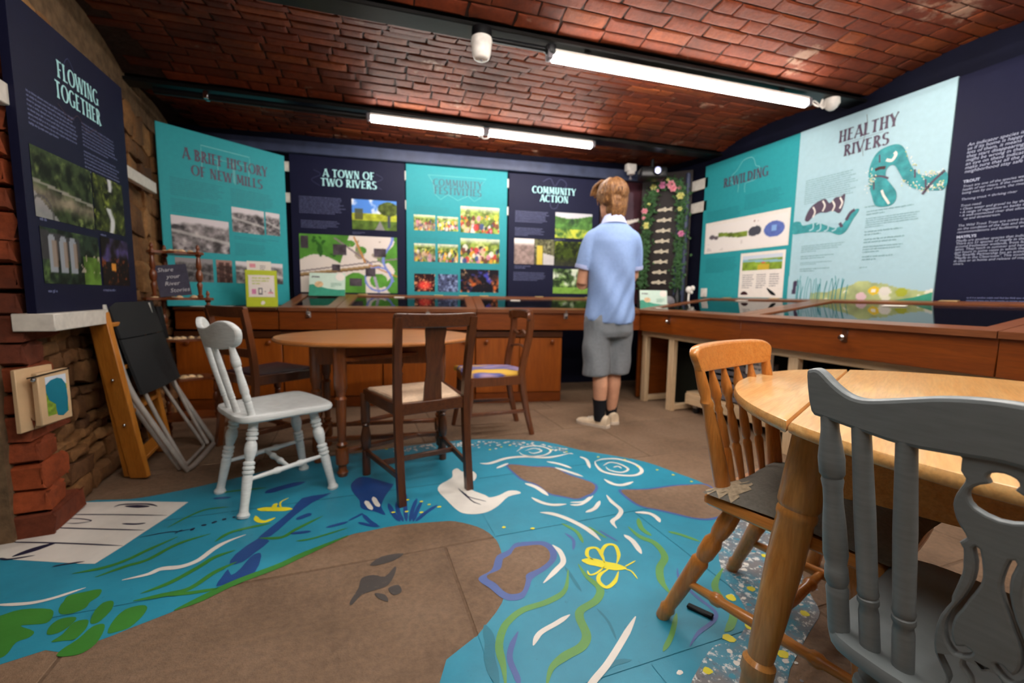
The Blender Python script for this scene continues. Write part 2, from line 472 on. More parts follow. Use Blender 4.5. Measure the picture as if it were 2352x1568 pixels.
# ================================================================== THE ROOM
def chamfered_block(w_, h_, d_, ch, jit, rnd):
    """brick or stone seen from +z: irregular outline, chamfered face; 44 triangles at most"""
    def ring(sx, sy, z, j):
        pts = [(-sx, -sy), (0, -sy), (sx, -sy), (sx, 0), (sx, sy), (0, sy), (-sx, sy), (-sx, 0)]
        return [(x + rnd.uniform(-j, j), y + rnd.uniform(-j, j), z + rnd.uniform(-j, j) * .5) for x, y in pts]
    m = MB()
    a = ring(w_ / 2, h_ / 2, 0, jit); b = [(x, y, d_ - ch + rnd.uniform(-jit, jit) * .3) for x, y, z in a]
    c = [(x * (1 - 2.2 * ch / w_), y * (1 - 2.2 * ch / h_), d_ + rnd.uniform(-jit, jit) * .8) for x, y, z in b]
    m.loft([a, b, c], cap=False)
    m.v.append((0, 0, d_ + jit * .4)); k = len(m.v) - 1
    m.f += [(16 + i, 16 + (i + 1) % 8, k) for i in range(8)]
    return m

# ---- floor of stone flags
rnd = random.Random(3)
flo = MB().box((.6, 1.8, -.052), (5.8, 6.2, .1))
floor = struct('floor', flo, 'joint')
flags = []
yy = -1.1
row = 0
while yy < 4.75:
    hgt = rnd.uniform(.52, .72); x = -2.3 - rnd.uniform(0, .5)
    while x < 3.45:
        L = rnd.uniform(.6, 1.15); flags.append((x, yy, x + L - .008, yy + hgt - .008)); x += L
    yy += hgt; row += 1
for x0, y0, x1, y1 in flags:
    m = MB().box((0, 0, -.0175), (x1 - x0, y1 - y0, .035), ch=.0025)
    o = obj('flagstone', m, 'flag', floor); o.location = ((x0 + x1) / 2, (y0 + y1) / 2, 0)

def clip(poly, rect):
    x0, y0, x1, y1 = rect
    for ax, lim, sg in ((0, x0, 1), (0, x1, -1), (1, y0, 1), (1, y1, -1)):
        out = []
        for i in range(len(poly)):
            a, b = poly[i - 1], poly[i]; da, db = (a[ax] - lim) * sg, (b[ax] - lim) * sg
            if da >= 0: 
                if db < 0: t = da / (da - db); out.append((a[0] + (b[0] - a[0]) * t, a[1] + (b[1] - a[1]) * t))
            elif db >= 0: t = da / (da - db); out.append((a[0] + (b[0] - a[0]) * t, a[1] + (b[1] - a[1]) * t))
            if db >= 0: out.append(b)
        poly = out
        if len(poly) < 3: return []
    return poly
def smooth2(p, n=4): return [(q.x, q.y) for q in crom([V((a, b)) for a, b in p], n, True)]
def area(p): return abs(sum(p[i - 1][0] * p[i][1] - p[i][0] * p[i - 1][1] for i in range(len(p)))) / 2
river = [(-2.0, 2.1)] + [(-1.19, 2.16)] + [(-1.168,2.397),(-0.975,2.369),(-0.85,2.388),(-0.707,2.435),(-0.588,2.482),(-0.466,2.536),(-0.3,2.609),(-0.121,2.664),(0.011,2.666),(0.176,2.691),(0.349,2.702),(0.501,2.706),(0.67,2.706),(0.893,2.645),(1.151,2.519),(1.295,2.313),(1.411,2.198),(1.565,2.025),(1.637,1.82),(1.674,1.671),(1.634,1.449),(1.667,1.345),(1.565,1.169),(1.487,1.032),(1.379,0.917),(1.318,0.836),(1.215,0.792),(1.037,0.717),(0.95,0.665)] + [(.82, .45), (.62, .2), (.25, .55)] + [(0.178,0.972),(0.307,1.088),(0.41,1.185),(0.46,1.29),(0.497,1.455),(0.498,1.551),(0.46,1.639),(0.38,1.713),(0.314,1.732),(0.153,1.756),(0.022,1.747),(-0.04,1.738),(-0.188,1.659),(-0.338,1.587),(-0.437,1.522),(-0.515,1.472),(-0.607,1.431),(-0.662,1.405),(-0.748,1.388),(-0.863,1.386)] + [(-1.5, 1.1), (-2.0, 1.0)]
rv = smooth2(river, 3)
def layer(name, polys, z, m, smooth_n=0):
    """paint on the stone: one thin film per stroke, cut at the joints of the flags"""
    mb = MB()
    for p in polys:
        for r in flags:
            c = clip(p, r)
            if len(c) > 2 and area(c) > 1e-6: mb.flat(c, z)
    return obj(name, mb, m, floor, False)
river_o = layer('river_painting', [rv], .0006, 'p_blue')
obj('river_painting', MB().flat(rv, -.0010), 'p_blue', river_o, False)

def strokes(name, items, m, z):
    mb = MB()
    for pts, wd in items:
        c = crom([V(p) for p in pts], 6); n = len(c)
        mb.ribbon(c, [wd * max(.12, min(1, 4.5 * min(i, n - 1 - i) / n + .15)) for i in range(n)], z + .00002 * (len(mb.f) % 9))
    return obj(name, mb, m, river_o, False)
def patches(name, polys, m, z, sm=4):
    mb = MB()
    for i, p in enumerate(polys): mb.flat(smooth2(p, sm) if sm else p, z + .00003 * i)
    return obj(name, mb, m, river_o, False)
def ell(cx_, cy_, a, b, ang=0, n=20):
    ca, sa = math.cos(rad(ang)), math.sin(rad(ang))
    return [(cx_ + a * math.cos(t) * ca - b * math.sin(t) * sa, cy_ + a * math.cos(t) * sa + b * math.sin(t) * ca) for t in [2 * PI * i / n for i in range(n)]]
# white plank jetty
deck = [(-1.9, 2.0), (-1.19, 2.13)] + [(-1.17,2.206),(-1.18,2.295),(-1.168,2.397),(-0.985,2.35),(-0.72,2.254),(-0.756,2.124),(-0.794,2.019),(-0.826,1.922),(-0.865,1.825),(-0.904,1.838),(-1.159,1.95),(-1.192,1.969)] + [(-1.5, 1.6)]
patches('painted_jetty', [deck], 'p_white', .0012, 0)
strokes('painted_jetty_seam', [([(-1.147,2.276),(-0.994,2.225),(-0.762,2.141)], .008), ([(-1.162,2.172),(-0.984,2.102),(-0.798,2.03)], .008), ([(-1.267,2.1),(-1.05,2.019),(-0.827,1.926)], .008), ([(-1.192,1.969),(-1.159,1.95),(-1.089,1.951)], .01),
    ([(-1.006,2.297),(-0.992,2.314),(-0.952,2.309),(-0.88,2.285),(-0.832,2.248)], .012), ([(-1.181,2.231),(-1.111,2.23),(-1.035,2.186),(-1.072,2.177),(-1.121,2.193)], .006), ([(-0.991,1.849),(-0.958,1.853),(-0.904,1.851)], .008), ([(-0.907,2.119),(-0.856,2.098),(-0.818,2.093)], .012)], 'p_ink', .0018)
patches('painted_jetty_mark', [[(-0.969,2.294),(-0.919,2.29),(-0.862,2.258),(-0.907,2.257)], [(-1.277,2.098),(-1.275,2.115),(-1.242,2.145),(-1.209,2.144),(-1.236,2.111),(-1.262,2.093)], [(-1.16,1.966),(-1.14,2.001),(-1.103,2.024),(-1.064,2.029),(-1.098,1.99),(-1.134,1.969)]], 'p_ink', .0018, 3)
# lily pads
patches('painted_lily_pad', [[(-0.987,1.606),(-0.946,1.62),(-0.868,1.594),(-0.843,1.554),(-0.844,1.527),(-0.884,1.534),(-0.903,1.535),(-0.856,1.499),(-0.853,1.475),(-0.874,1.464),(-0.869,1.424),(-0.877,1.412),(-0.902,1.425),(-1.004,1.602)],
    [(-0.851,1.621),(-0.854,1.65),(-0.821,1.656),(-0.776,1.656),(-0.764,1.619),(-0.775,1.595),(-0.774,1.568),(-0.794,1.552),(-0.823,1.556),(-0.842,1.578),(-0.851,1.608)], [(-0.729,1.49),(-0.742,1.544),(-0.736,1.579),(-0.712,1.577),(-0.698,1.536),(-0.702,1.499),(-0.711,1.481)],
    [(-0.663,1.427),(-0.671,1.483),(-0.659,1.523),(-0.622,1.528),(-0.602,1.509),(-0.601,1.471),(-0.614,1.433),(-0.637,1.424)], [(-0.816,1.474),(-0.827,1.512),(-0.816,1.535),(-0.784,1.532),(-0.773,1.517),(-0.778,1.484),(-0.793,1.469)],
    [(-0.788,1.436),(-0.776,1.46),(-0.772,1.505),(-0.743,1.507),(-0.73,1.482),(-0.727,1.455),(-0.735,1.427),(-0.762,1.431)], [(-0.745,1.373),(-0.745,1.396),(-0.726,1.426),(-0.715,1.468),(-0.691,1.472),(-0.677,1.443),(-0.672,1.392),(-0.688,1.364),(-0.714,1.362)]], 'p_green', .0013, 3)
strokes('painted_weed', [([(-0.04,1.738),(-0.188,1.659),(-0.266,1.61),(-0.385,1.558),(-0.466,1.503),(-0.523,1.471)], .03), ([(-0.905,1.781),(-0.825,1.788),(-0.774,1.815),(-0.729,1.866),(-0.66,1.936)], .018), ([(-0.825,1.734),(-0.758,1.774),(-0.704,1.796),(-0.642,1.877),(-0.549,1.921)], .018),
    ([(-0.649,1.591),(-0.583,1.624),(-0.52,1.694),(-0.488,1.737),(-0.43,1.765)], .02), ([(-0.655,1.558),(-0.581,1.561),(-0.514,1.571),(-0.463,1.64),(-0.407,1.682)], .02), ([(-0.581,1.561),(-0.503,1.545),(-0.43,1.542)], .016), ([(-0.516,1.85),(-0.48,1.904),(-0.408,1.926),(-0.34,1.934)], .018),
    ([(-0.723,2.025),(-0.672,2.107),(-0.62,2.151),(-0.535,2.144)], .012), ([(-0.364,1.826),(-0.284,1.805),(-0.237,1.852),(-0.144,1.932)], .018), ([(-0.227,1.759),(-0.165,1.76),(-0.042,1.798)], .012), ([(-0.418,2.308),(-0.544,2.316),(-0.634,2.312)], .015)], 'p_green', .0016)
strokes('painted_ripple', [([(-0.735,1.688),(-0.669,1.698),(-0.639,1.718),(-0.581,1.711),(-0.537,1.735),(-0.507,1.795),(-0.475,1.835),(-0.417,1.87)], .022), ([(-1.043,1.671),(-0.95,1.646),(-0.892,1.65),(-0.824,1.68)], .014),
    ([(0.651,2.29),(0.705,2.272),(0.82,2.315),(0.932,2.307),(1.058,2.253),(1.212,2.275)], .026), ([(0.719,2.193),(0.804,2.241)], .02), ([(1.022,2.197),(1.078,2.14),(1.114,2.066)], .022), ([(1.031,2.105),(1.075,2.03),(1.12,1.947)], .022), ([(1.243,2.207),(1.255,2.149),(1.211,2.034)], .02),
    ([(1.209,1.885),(1.221,1.818),(1.264,1.794),(1.337,1.811)], .024), ([(0.797,1.966),(0.834,1.904),(0.852,1.803)], .026), ([(0.769,1.812),(0.794,1.751),(0.835,1.713),(0.897,1.701)], .022), ([(0.908,1.689),(0.962,1.679),(1.057,1.736)], .016), ([(0.919,1.71),(0.982,1.698),(1.037,1.733)], .012),
    ([(0.942,1.605),(1,1.625),(1.06,1.681)], .02), ([(1.122,1.723),(1.108,1.657),(1.103,1.575),(1.058,1.528),(1.011,1.5),(0.998,1.448)], .02), ([(1.15,1.536),(1.202,1.511),(1.213,1.469),(1.199,1.43)], .022), ([(0.75,1.668),(0.799,1.637),(0.845,1.569),(0.88,1.474),(0.886,1.389)], .024),
    ([(0.998,1.396),(1.004,1.344),(0.984,1.264)], .022), ([(0.695,1.423),(0.703,1.375),(0.687,1.315),(0.643,1.28),(0.571,1.23)], .02), ([(0.588,1.073),(0.535,1.055),(0.474,1.036),(0.439,1.002)], .016), ([(0.771,1.003),(0.695,0.948),(0.602,0.886),(0.537,0.851),(0.486,0.817)], .018),
    ([(0.913,2.399),(0.979,2.455),(1.055,2.462),(1.109,2.414),(1.119,2.349),(1.056,2.296),(0.981,2.297),(0.932,2.335),(0.926,2.389)], .014), ([(0.967,2.397),(1.038,2.42),(1.065,2.366),(1.004,2.341),(0.981,2.378)], .012),
    ([(1.288,2.111),(1.355,2.13),(1.44,2.103),(1.488,2.008),(1.467,1.916),(1.393,1.876),(1.31,1.908),(1.257,1.971),(1.265,2.054),(1.288,2.111)], .02), ([(1.301,2.043),(1.364,2.074),(1.405,2.035),(1.408,1.959),(1.346,1.931),(1.302,1.976),(1.308,2.028)], .014), ([(1.342,2.005),(1.378,2.01),(1.377,1.976)], .012)], 'p_white', .0017)
strokes('painted_reed', [([(0.162,1.782),(0.141,1.862),(0.128,1.962)], .02), ([(0.175,1.777),(0.163,1.87),(0.165,1.967)], .018), ([(0.188,1.773),(0.197,1.906),(0.214,2.039)], .018), ([(0.201,1.769),(0.224,1.866),(0.257,1.971)], .018), ([(0.214,1.764),(0.239,1.845),(0.273,1.931)], .018), ([(0.224,1.761),(0.271,1.819),(0.336,1.877)], .02),
    ([(0.074,1.769),(0.044,1.821),(0.016,1.896)], .018), ([(0.081,1.767),(0.036,1.795),(-0.002,1.829)], .018), ([(-0.041,1.856),(-0.001,1.887),(0.016,1.903)], .014), ([(-0.247,1.934),(-0.215,1.956),(-0.19,1.968)], .03), ([(-0.626,2.259),(-0.553,2.246)], .02), ([(-0.414,2.248),(-0.35,2.286),(-0.249,2.324)], .05), ([(-0.255,1.823),(-0.18,1.815)], .02), ([(-0.126,1.827),(-0.042,1.847)], .02)], 'p_navy', .0016)
patches('painted_fish', [[(-0.118,2.152),(-0.157,2.148),(-0.244,2.137),(-0.279,2.017),(-0.347,1.876),(-0.368,1.822),(-0.324,1.829),(-0.283,1.915),(-0.252,1.981),(-0.196,2.076)], [(-0.368,1.822),(-0.423,1.734),(-0.427,1.671),(-0.387,1.676),(-0.36,1.722),(-0.323,1.791)], [(-0.349,1.719),(-0.333,1.694),(-0.338,1.581),(-0.402,1.563),(-0.438,1.556),(-0.433,1.606),(-0.425,1.644),(-0.407,1.605),(-0.387,1.632),(-0.369,1.697)]], 'p_navy', .0014, 2)
patches('painted_moorhen', [[(-0.029,2.235),(0.027,2.301),(0.151,2.176),(0.165,2.151),(0.118,2.034),(0.097,1.939),(0.108,1.858),(0.067,1.902),(0.013,1.951),(0.004,2.037),(-0.025,2.136)]], 'p_navy', .0014)
strokes('painted_feather', [([(0.032,2.019),(0.042,1.974),(0.056,1.921)], .022), ([(0.066,2.048),(0.075,1.988),(0.087,1.94)], .022)], 'p_white', .0019)
patches('painted_swan', [[(0.482,2.234),(0.515,2.259),(0.53,2.206),(0.58,2.202),(0.591,2.141),(0.56,2.075),(0.531,2.084),(0.519,1.987),(0.568,1.905),(0.583,1.873),(0.635,1.883),(0.688,1.912),(0.727,1.9),(0.736,1.868),(0.668,1.854),(0.595,1.784),(0.536,1.747),(0.482,1.742),(0.429,1.767),(0.404,1.822),(0.385,1.912),(0.365,2.018),(0.385,2.08),(0.437,2.125),(0.466,2.159)]], 'p_white', .0014, 3)
strokes('painted_swan_line', [([(0.473,1.983),(0.488,1.913),(0.531,1.864),(0.556,1.838)], .006), ([(0.482,1.952),(0.493,1.868),(0.525,1.815)], .006), ([(0.463,2.015),(0.477,1.935),(0.501,1.839)], .006)], 'p_ink', .002)
isl = [[(0.782,2.222),(0.835,2.218),(0.916,2.166),(1.027,2.118),(1.061,2.023),(1.083,1.97),(1.113,1.916),(1.137,1.856),(1.127,1.808),(1.078,1.756),(1.029,1.736),(0.968,1.72),(0.912,1.765),(0.859,1.819),(0.837,1.932),(0.795,2.009),(0.784,2.078)],
       [(1.207,1.752),(1.276,1.74),(1.361,1.722),(1.508,1.714),(1.597,1.695),(1.679,1.669),(1.663,1.565),(1.592,1.447),(1.523,1.39),(1.426,1.377),(1.362,1.405),(1.311,1.46),(1.259,1.516),(1.204,1.574),(1.192,1.647)]]
def inset(p, k):
    cx_ = sum(a for a, b in p) / len(p); cy_ = sum(b for a, b in p) / len(p); o = []
    for a, b in p:
        d = math.hypot(a - cx_, b - cy_); f = max(0, 1 - k / d); o.append((cx_ + (a - cx_) * f, cy_ + (b - cy_) * f))
    return o
patches('painted_island_edge', isl, 'p_purple', .0013)
patches('painted_island', [inset(p, .014) for p in isl], 'bare', .0015)
i3 = [(0.458,1.403),(0.478,1.428),(0.524,1.446),(0.563,1.479),(0.615,1.474),(0.677,1.453),(0.694,1.4),(0.673,1.341),(0.62,1.298),(0.549,1.264),(0.522,1.229),(0.482,1.185),(0.438,1.188),(0.414,1.215),(0.396,1.263),(0.374,1.306),(0.381,1.33),(0.429,1.352)]
patches('painted_island_edge', [i3], 'p_purple', .0013)
patches('painted_island', [inset(i3, .03)], 'bare', .0015)
patches('floor_stain', [[(-0.006,1.4),(0.005,1.449),(0.042,1.454),(0.079,1.433),(0.115,1.478),(0.115,1.448),(0.086,1.386),(0.044,1.374),(0.003,1.363),(-0.026,1.326),(-0.031,1.343)], [(0.085,1.369),(0.117,1.375),(0.124,1.339),(0.097,1.331)], [(0.043,1.358),(0.073,1.34),(0.08,1.305),(0.052,1.331)], [(0.033,1.515),(0.075,1.553),(0.151,1.549),(0.119,1.517),(0.061,1.506)]], 'p_stain', .0013, 3)
strokes('painted_deep_current', [([(0.336,1.117),(0.332,1.054),(0.314,0.996),(0.311,0.915)], .03), ([(0.486,0.817),(0.597,0.877),(0.666,0.875)], .015), ([(0.678,1.071),(0.682,1.012),(0.666,0.945)], .008), ([(0.679,1.287),(0.676,1.231),(0.671,1.153)], .012)], 'p_teal', .0012)
strokes('painted_weed', [([(0.682,1.267),(0.624,1.177),(0.55,1.146),(0.463,1.137),(0.404,1.107),(0.372,1.072),(0.349,1.024),(0.341,0.965),(0.328,0.909)], .022), ([(0.731,1.285),(0.725,1.214),(0.736,1.148),(0.697,1.103),(0.631,1.08),(0.609,1.051),(0.596,0.988),(0.563,0.956),(0.505,0.942),(0.456,0.92),(0.422,0.876)], .026),
    ([(1.051,1.444),(1.051,1.365),(1.078,1.307),(1.056,1.223),(0.993,1.172),(0.951,1.11),(0.938,1.046)], .026), ([(0.897,0.974),(0.825,0.91),(0.763,0.87)], .014), ([(1.133,1.489),(1.096,1.416),(1.099,1.355)], .022), ([(0.799,1.556),(0.828,1.478),(0.813,1.396)], .016), ([(0.893,1.497),(0.918,1.397)], .012),
    ([(1.207,1.1),(1.109,1.039),(1.079,0.981),(1.061,0.919),(1.008,0.88),(0.978,0.87)], .022), ([(1.184,1.36),(1.219,1.322),(1.254,1.26)], .018)], 'p_olive', .0015)
strokes('painted_eel', [([(0.418,1.062),(0.382,1.018),(0.364,0.979),(0.363,0.926),(0.36,0.898)], .016), ([(1.052,1.152),(1.016,1.097),(1.009,1.013),(1.013,0.942),(0.976,0.912),(0.901,0.89),(0.844,0.86)], .012), ([(0.778,1.482),(0.787,1.428),(0.755,1.368)], .012), ([(0.919,1.461),(0.948,1.362)], .01)], 'p_purple', .0015)
def dots(name, items, m, z):
    mb = MB()
    for (a, b), r, e in items: mb.flat([(a + r * math.cos(t) * rnd.uniform(.75, 1.2), b + e * r * math.sin(t) * rnd.uniform(.75, 1.2)) for t in [2 * PI * i / 9 for i in range(9)]], z + rnd.uniform(0, .0002))
    o = obj(name, mb, m, river_o, False); return o
strokes('painted_dragonfly', [([(-0.418,2.084),(-0.348,2.061),(-0.272,2.036)], .035), ([(-0.33,1.979),(-0.365,1.955),(-0.396,1.977),(-0.412,2.021)], .02), ([(-0.348,2.061),(-0.351,2.097),(-0.345,2.117)], .02), ([(-0.319,2.058),(-0.331,2.12),(-0.302,2.159)], .008),
    ([(0.753,1.3),(0.793,1.275),(0.828,1.242),(0.881,1.209)], .042), ([(0.795,1.29),(0.787,1.319),(0.812,1.355),(0.844,1.35),(0.84,1.307),(0.824,1.259)], .014), ([(0.827,1.263),(0.845,1.316),(0.891,1.355),(0.92,1.342),(0.9,1.286),(0.861,1.241)], .014),
    ([(0.825,1.228),(0.773,1.208),(0.751,1.178),(0.759,1.144),(0.802,1.161),(0.844,1.203)], .014), ([(0.814,1.242),(0.766,1.219),(0.74,1.219),(0.743,1.241)], .008), ([(0.881,1.219),(0.907,1.226),(0.938,1.236)], .006), ([(0.873,1.207),(0.887,1.188),(0.882,1.147)], .006)], 'p_yellow', .0019)
strokes('painted_tracks', [([(-0.796,1.976),(-0.71,1.986),(-0.669,1.978),(-0.627,1.987)], .007), ([(-0.678,1.962),(-0.671,1.979),(-0.66,1.99)], .007), ([(-0.627,1.97),(-0.623,1.992)], .014), ([(-0.602,2.006),(-0.583,2)], .014), ([(-0.567,2.009),(-0.552,2.023)], .014), ([(-0.536,2.03),(-0.52,2.031)], .014), ([(-0.499,2.035),(-0.49,2.04)], .014)], 'p_ink', .0016)
# pebbly dotted bank on the right and along the top of the river
bank = [(1.582,1.428),(1.663,1.402),(1.661,1.339),(1.558,1.154),(1.487,1.032),(1.38,0.917),(1.317,0.835),(1.215,0.793),(1.038,0.717),(0.939,0.671),(0.748,0.737),(0.812,0.795),(0.911,0.84),(0.978,0.835),(1.084,0.886),(1.14,0.974),(1.166,1.052),(1.266,1.181),(1.41,1.306)]
pg = MB(); wh = []; gr = []; bl = []
def inside(p, q):
    c = False
    for i in range(len(q)):
        a, b = q[i - 1], q[i]
        if (a[1] > p[1]) != (b[1] > p[1]) and p[0] < (b[0] - a[0]) * (p[1] - a[1]) / (b[1] - a[1]) + a[0]: c = not c
    return c
xs = [p[0] for p in bank]; ys = [p[1] for p in bank]
patches('painted_bank', [bank], 'p_bank', .0012, 3)
for i in range(420):
    p = (rnd.uniform(min(xs) - .06, max(xs) + .06), rnd.uniform(min(ys), max(ys)))
    q = (p[0] + rnd.uniform(-.05, .05), p[1] + rnd.uniform(-.05, .05))
    if inside(q, bank): (wh, gr, wh, bl)[rnd.randrange(4)].append((p, rnd.uniform(.004, .011), rnd.uniform(.6, 1)))
top = [(0.201,2.683),(0.359,2.682),(0.498,2.689),(0.662,2.673),(0.88,2.604),(1.087,2.512),(1.228,2.358)]
for i in range(240):
    a = rnd.randrange(len(top) - 1); t = rnd.random(); p = (top[a][0] + (top[a + 1][0] - top[a][0]) * t, top[a][1] + (top[a + 1][1] - top[a][1]) * t - abs(rnd.gauss(0, .05)))
    (wh, wh, gr)[rnd.randrange(3)].append((p, rnd.uniform(.004, .012), rnd.uniform(.6, 1)))
for nm, it, m in (('painted_pebbles', gr, 'p_grey'), ('painted_foam', wh, 'p_white'), ('painted_water_dots', bl, 'p_blue')):
    dots(nm, it, m, .0014)['kind'] = 'stuff'
yl = [(1.391,1.262),(1.384,1.164),(1.414,1.107),(1.207,0.983),(1.11,0.973),(1.398,0.983),(1.267,0.889),(1.267,0.845),(1.147,0.843),(1.063,0.861),(0.969,0.847),(1.063,0.757),(0.832,0.782),(0.978,0.735)] 
yl2 = [(0.17,2.68),(0.769,2.481),(0.852,2.504),(0.912,2.517),(1.127,2.367),(1.205,2.306),(1.345,2.169),(1.473,2.084),(1.483,1.971),(1.556,1.899),(1.594,1.816),(1.627,1.717),(0.214,1.968),(0.273,1.931),(0.301,1.892),(0.34,1.856),(0.142,1.869),(0.198,1.859),(0.258,1.831),(0.56,1.601),(0.667,1.556)]
dots('painted_flowers', [(p, rnd.uniform(.012, .018), .9) for p in yl] + [(p, .009, .8) for p in yl2], 'p_yellow', .002)

# ---- left wall: rubble stone with a brick pier at its near end
LW = Matrix.Rotation(rad(95.2), 4, 'Z'); LW.translation = V((-1.20, 2.13, 0))   # local x along the wall (away), y out of view, -y into the room
lw_root = struct('wall_left', MB().box((1.25, .17, 1.2), (2.6, .3, 2.6)), 'mortar'); lw_root.matrix_world = LW
rnd = random.Random(11)
stone_me = [chamfered_block(1, 1, 1, .14, .13, rnd).mesh('stone') for i in range(10)]
for me in stone_me: me.materials.append(MT['rubble'])
FACE = Matrix(((1, 0, 0), (0, 0, -1), (0, 1, 0))).to_4x4()       # block face (+z) turned to local -y
def put(me, name, x, z, w_, h_, d_, parent, y=.02, tilt=0):
    o = link(name, me, parent)
    o.matrix_local = Matrix.Translation((x, y, z)) @ FACE @ Matrix.Rotation(tilt, 4, 'Z') @ Matrix.Diagonal((w_, h_, d_, 1))
    return o
brick_me = []
for i in range(6):
    m = chamfered_block(1, 1, 1, .1, .03, rnd).mesh('brick'); m.materials.append(MT['redbrick']); brick_me.append(m)
z = .0; nst = 0; k = 0
while z < 2.32:
    h_ = rnd.choice((.04, .05, .06, .07, .085, .10) if z < .95 else (.11, .14, .17, .20)); x = [.2, .12, .24, .1][k % 4] if z < 2.3 else 0; k += 1
    while x < 2.35 and nst < 298:
        w_ = rnd.uniform(.07, .20) * (.75 + h_ * 3) * (1 if z < .95 else 1.15); flare = .04 * max(0, 1 - z / .35)
        put(rnd.choice(stone_me), 'stone', x + w_ / 2, z + h_ / 2 + rnd.uniform(-.01, .01), w_ * 1.0, h_ * 1.0, rnd.uniform(.03, .07) + flare, lw_root, .02, rnd.uniform(-.13, .13)); nst += 1
        x += w_ + .006
    z += h_ + .005
# the pier: brick courses that turn the corner
pier = struct('wall_pier', MB().box((-.52, .16, 1.2), (1.0, .27, 2.6)), 'mortar'); pier.location = (-1.2, 2.16, 0)
z = .0; k = 0
corner_me = {}
for j, L in enumerate((.24, .12, .17)):
    for q in range(2):
        m = chamfered_block(.26, .078, 1, .012, .007, rnd)
        me = MB(); me.box((0, 0, 0), (.25, L, .084), ch=.012)
        for i in range(len(me.v)): me.v[i] = tuple(c + rnd.uniform(-.009, .009) for c in me.v[i])
        me = me.mesh('brick'); me.materials.append(MT['redbrick']); corner_me[j * 2 + q] = me
while z < 2.4:
    j = [0, 1, 2, 1][k % 4]; L = (.24, .12, .17)[j]; fl = .04 * max(0, 1 - z / .45)
    o = link('brick', corner_me[j * 2 + k % 2], pier)
    o.location = (-.125 + .045 + fl, L / 2 - .05 - fl * .3, z + .045); o.rotation_euler = (rnd.uniform(-.02, .02), rnd.uniform(-.03, .03), rad(5) + rnd.uniform(-.05, .05)); o.scale = (1, 1, rnd.uniform(.95, 1.08))
    x = -.26 + (.0, -.09)[k % 2] + fl * .5
    for q in range(3):
        put(rnd.choice(brick_me), 'brick', x - .115, z + .043, .225, .08, .06 + fl * .4 + rnd.uniform(-.008, .012), pier, .02, rnd.uniform(-.02, .02)); x -= .238
    z += .094; k += 1

# ---- back and right walls
BW = rad(-6.31)
bw = struct('wall_back', MB().box((1.15, .12, 1.2), (5.4, .2, 2.7)), 'navywall'); bw.location = (0, 4.447, 0); bw.rotation_euler = (0, 0, BW)
rw = struct('wall_right', MB().box((.1, 0, 1.2), (.2, 6.4, 2.8)), 'navywall'); rw.location = (3.30, 1.2, 0)
rear = struct('wall_rear', MB().box((0, 0, 1.2), (7, .2, 2.8)), 'mortar'); rear.location = (.6, -2.1, 0)
lr = struct('wall_left', MB().box((0, 0, 1.2), (.2, 4.4, 2.8)), 'mortar'); lr.location = (-2.15, .0, 0)
o = struct('trim_1', MB().box((1.0, -.045, 2.222), (5.2, .09, .105), ch=.006), 'bluebeam'); o.location = (0, 4.447, 0); o.rotation_euler = (0, 0, BW)
pp = struct('trim_2', MB().tube([(3.2, 3.78, .6), (3.2, 3.78, 2.2)], .022, 12), 'bluebeam', None, True)
pp = struct('trim_3', MB().tube([(3.22, 3.69, .6), (3.22, 3.69, 2.2)], .022, 12), 'bluebeam', None, True)

# ---- vaulted brick ceiling between iron beams
VA = math.atan(-.058)
rnd = random.Random(5)
vb = []
for i in range(8):
    m = chamfered_block(1, 1, 1, .10, .022, rnd).mesh('brick'); m.materials.append(MT['vaultbrick']); vb.append(m)
def vault(name, y0, span, zs, rise, x0=-2.2, x1=3.6, bricks=True):
    R = (span * span / 4 + rise * rise) / (2 * rise); half = math.asin(span / 2 / R); zc = zs + rise - R
    m = MB(); N = 14; rows = []
    for i in range(N + 1):
        a = -half + 2 * half * i / N; rows.append((span / 2 + R * math.sin(a), zc + R * math.cos(a)))
    n = len(rows)
    m.add([(x, y, z_ + .012) for x in (x0, x1) for y, z_ in rows], [(i, i + 1, n + i + 1, n + i) for i in range(n - 1)])
    m.add([(x, y, z_ + .1) for x in (x0, x1) for y, z_ in rows], [(i + 1, i, n + i, n + i + 1) for i in range(n - 1)])
    o = struct(name, m, 'soot_mortar', None, True); o.location = (0, y0, 0); o.rotation_euler = (0, 0, VA)
    if not bricks: return o
    arc = 2 * half * R; nc = max(1, round(arc / .083)); cnt = 0
    for c in range(nc):
        a = -half + 2 * half * (c + .5) / nc; cy_, cz_ = span / 2 + R * math.sin(a), zc + R * math.cos(a)
        x = -1.42 + rnd.uniform(0, .24)
        while x < 3.42:
            L = rnd.choice((.232, .225, .24, .236, .115)) + rnd.uniform(-.008, .008)
            b = link('brick', rnd.choice(vb), o)
            b.matrix_local = Matrix.Translation((x + L / 2, cy_, cz_ + .03)) @ Matrix.Rotation(PI - a, 4, 'X') @ Matrix.Rotation(rnd.uniform(-.016, .016), 4, 'Z') @ Matrix.Diagonal((L - .004, arc / nc - rnd.uniform(.007, .013), .026 + rnd.uniform(-.003, .005), 1))
            x += L + .008; cnt += 1
    return o
Y1, Y2 = 2.36, 3.60
vault('ceiling', Y1 - 1.19, 1.14, 2.315, .085)
vault('ceiling', Y1 + .05, Y2 - Y1 - .10, 2.315, .085)
vault('ceiling', Y2 + .05, 1.1, 2.315, .05)
vault('ceiling', Y1 - 2.43, 1.19, 2.315, .085, bricks=False)
vault('ceiling', Y1 - 3.67, 1.19, 2.315, .085, bricks=False)
vault('ceiling', Y1 - 4.91, 1.19, 2.315, .085, bricks=False)
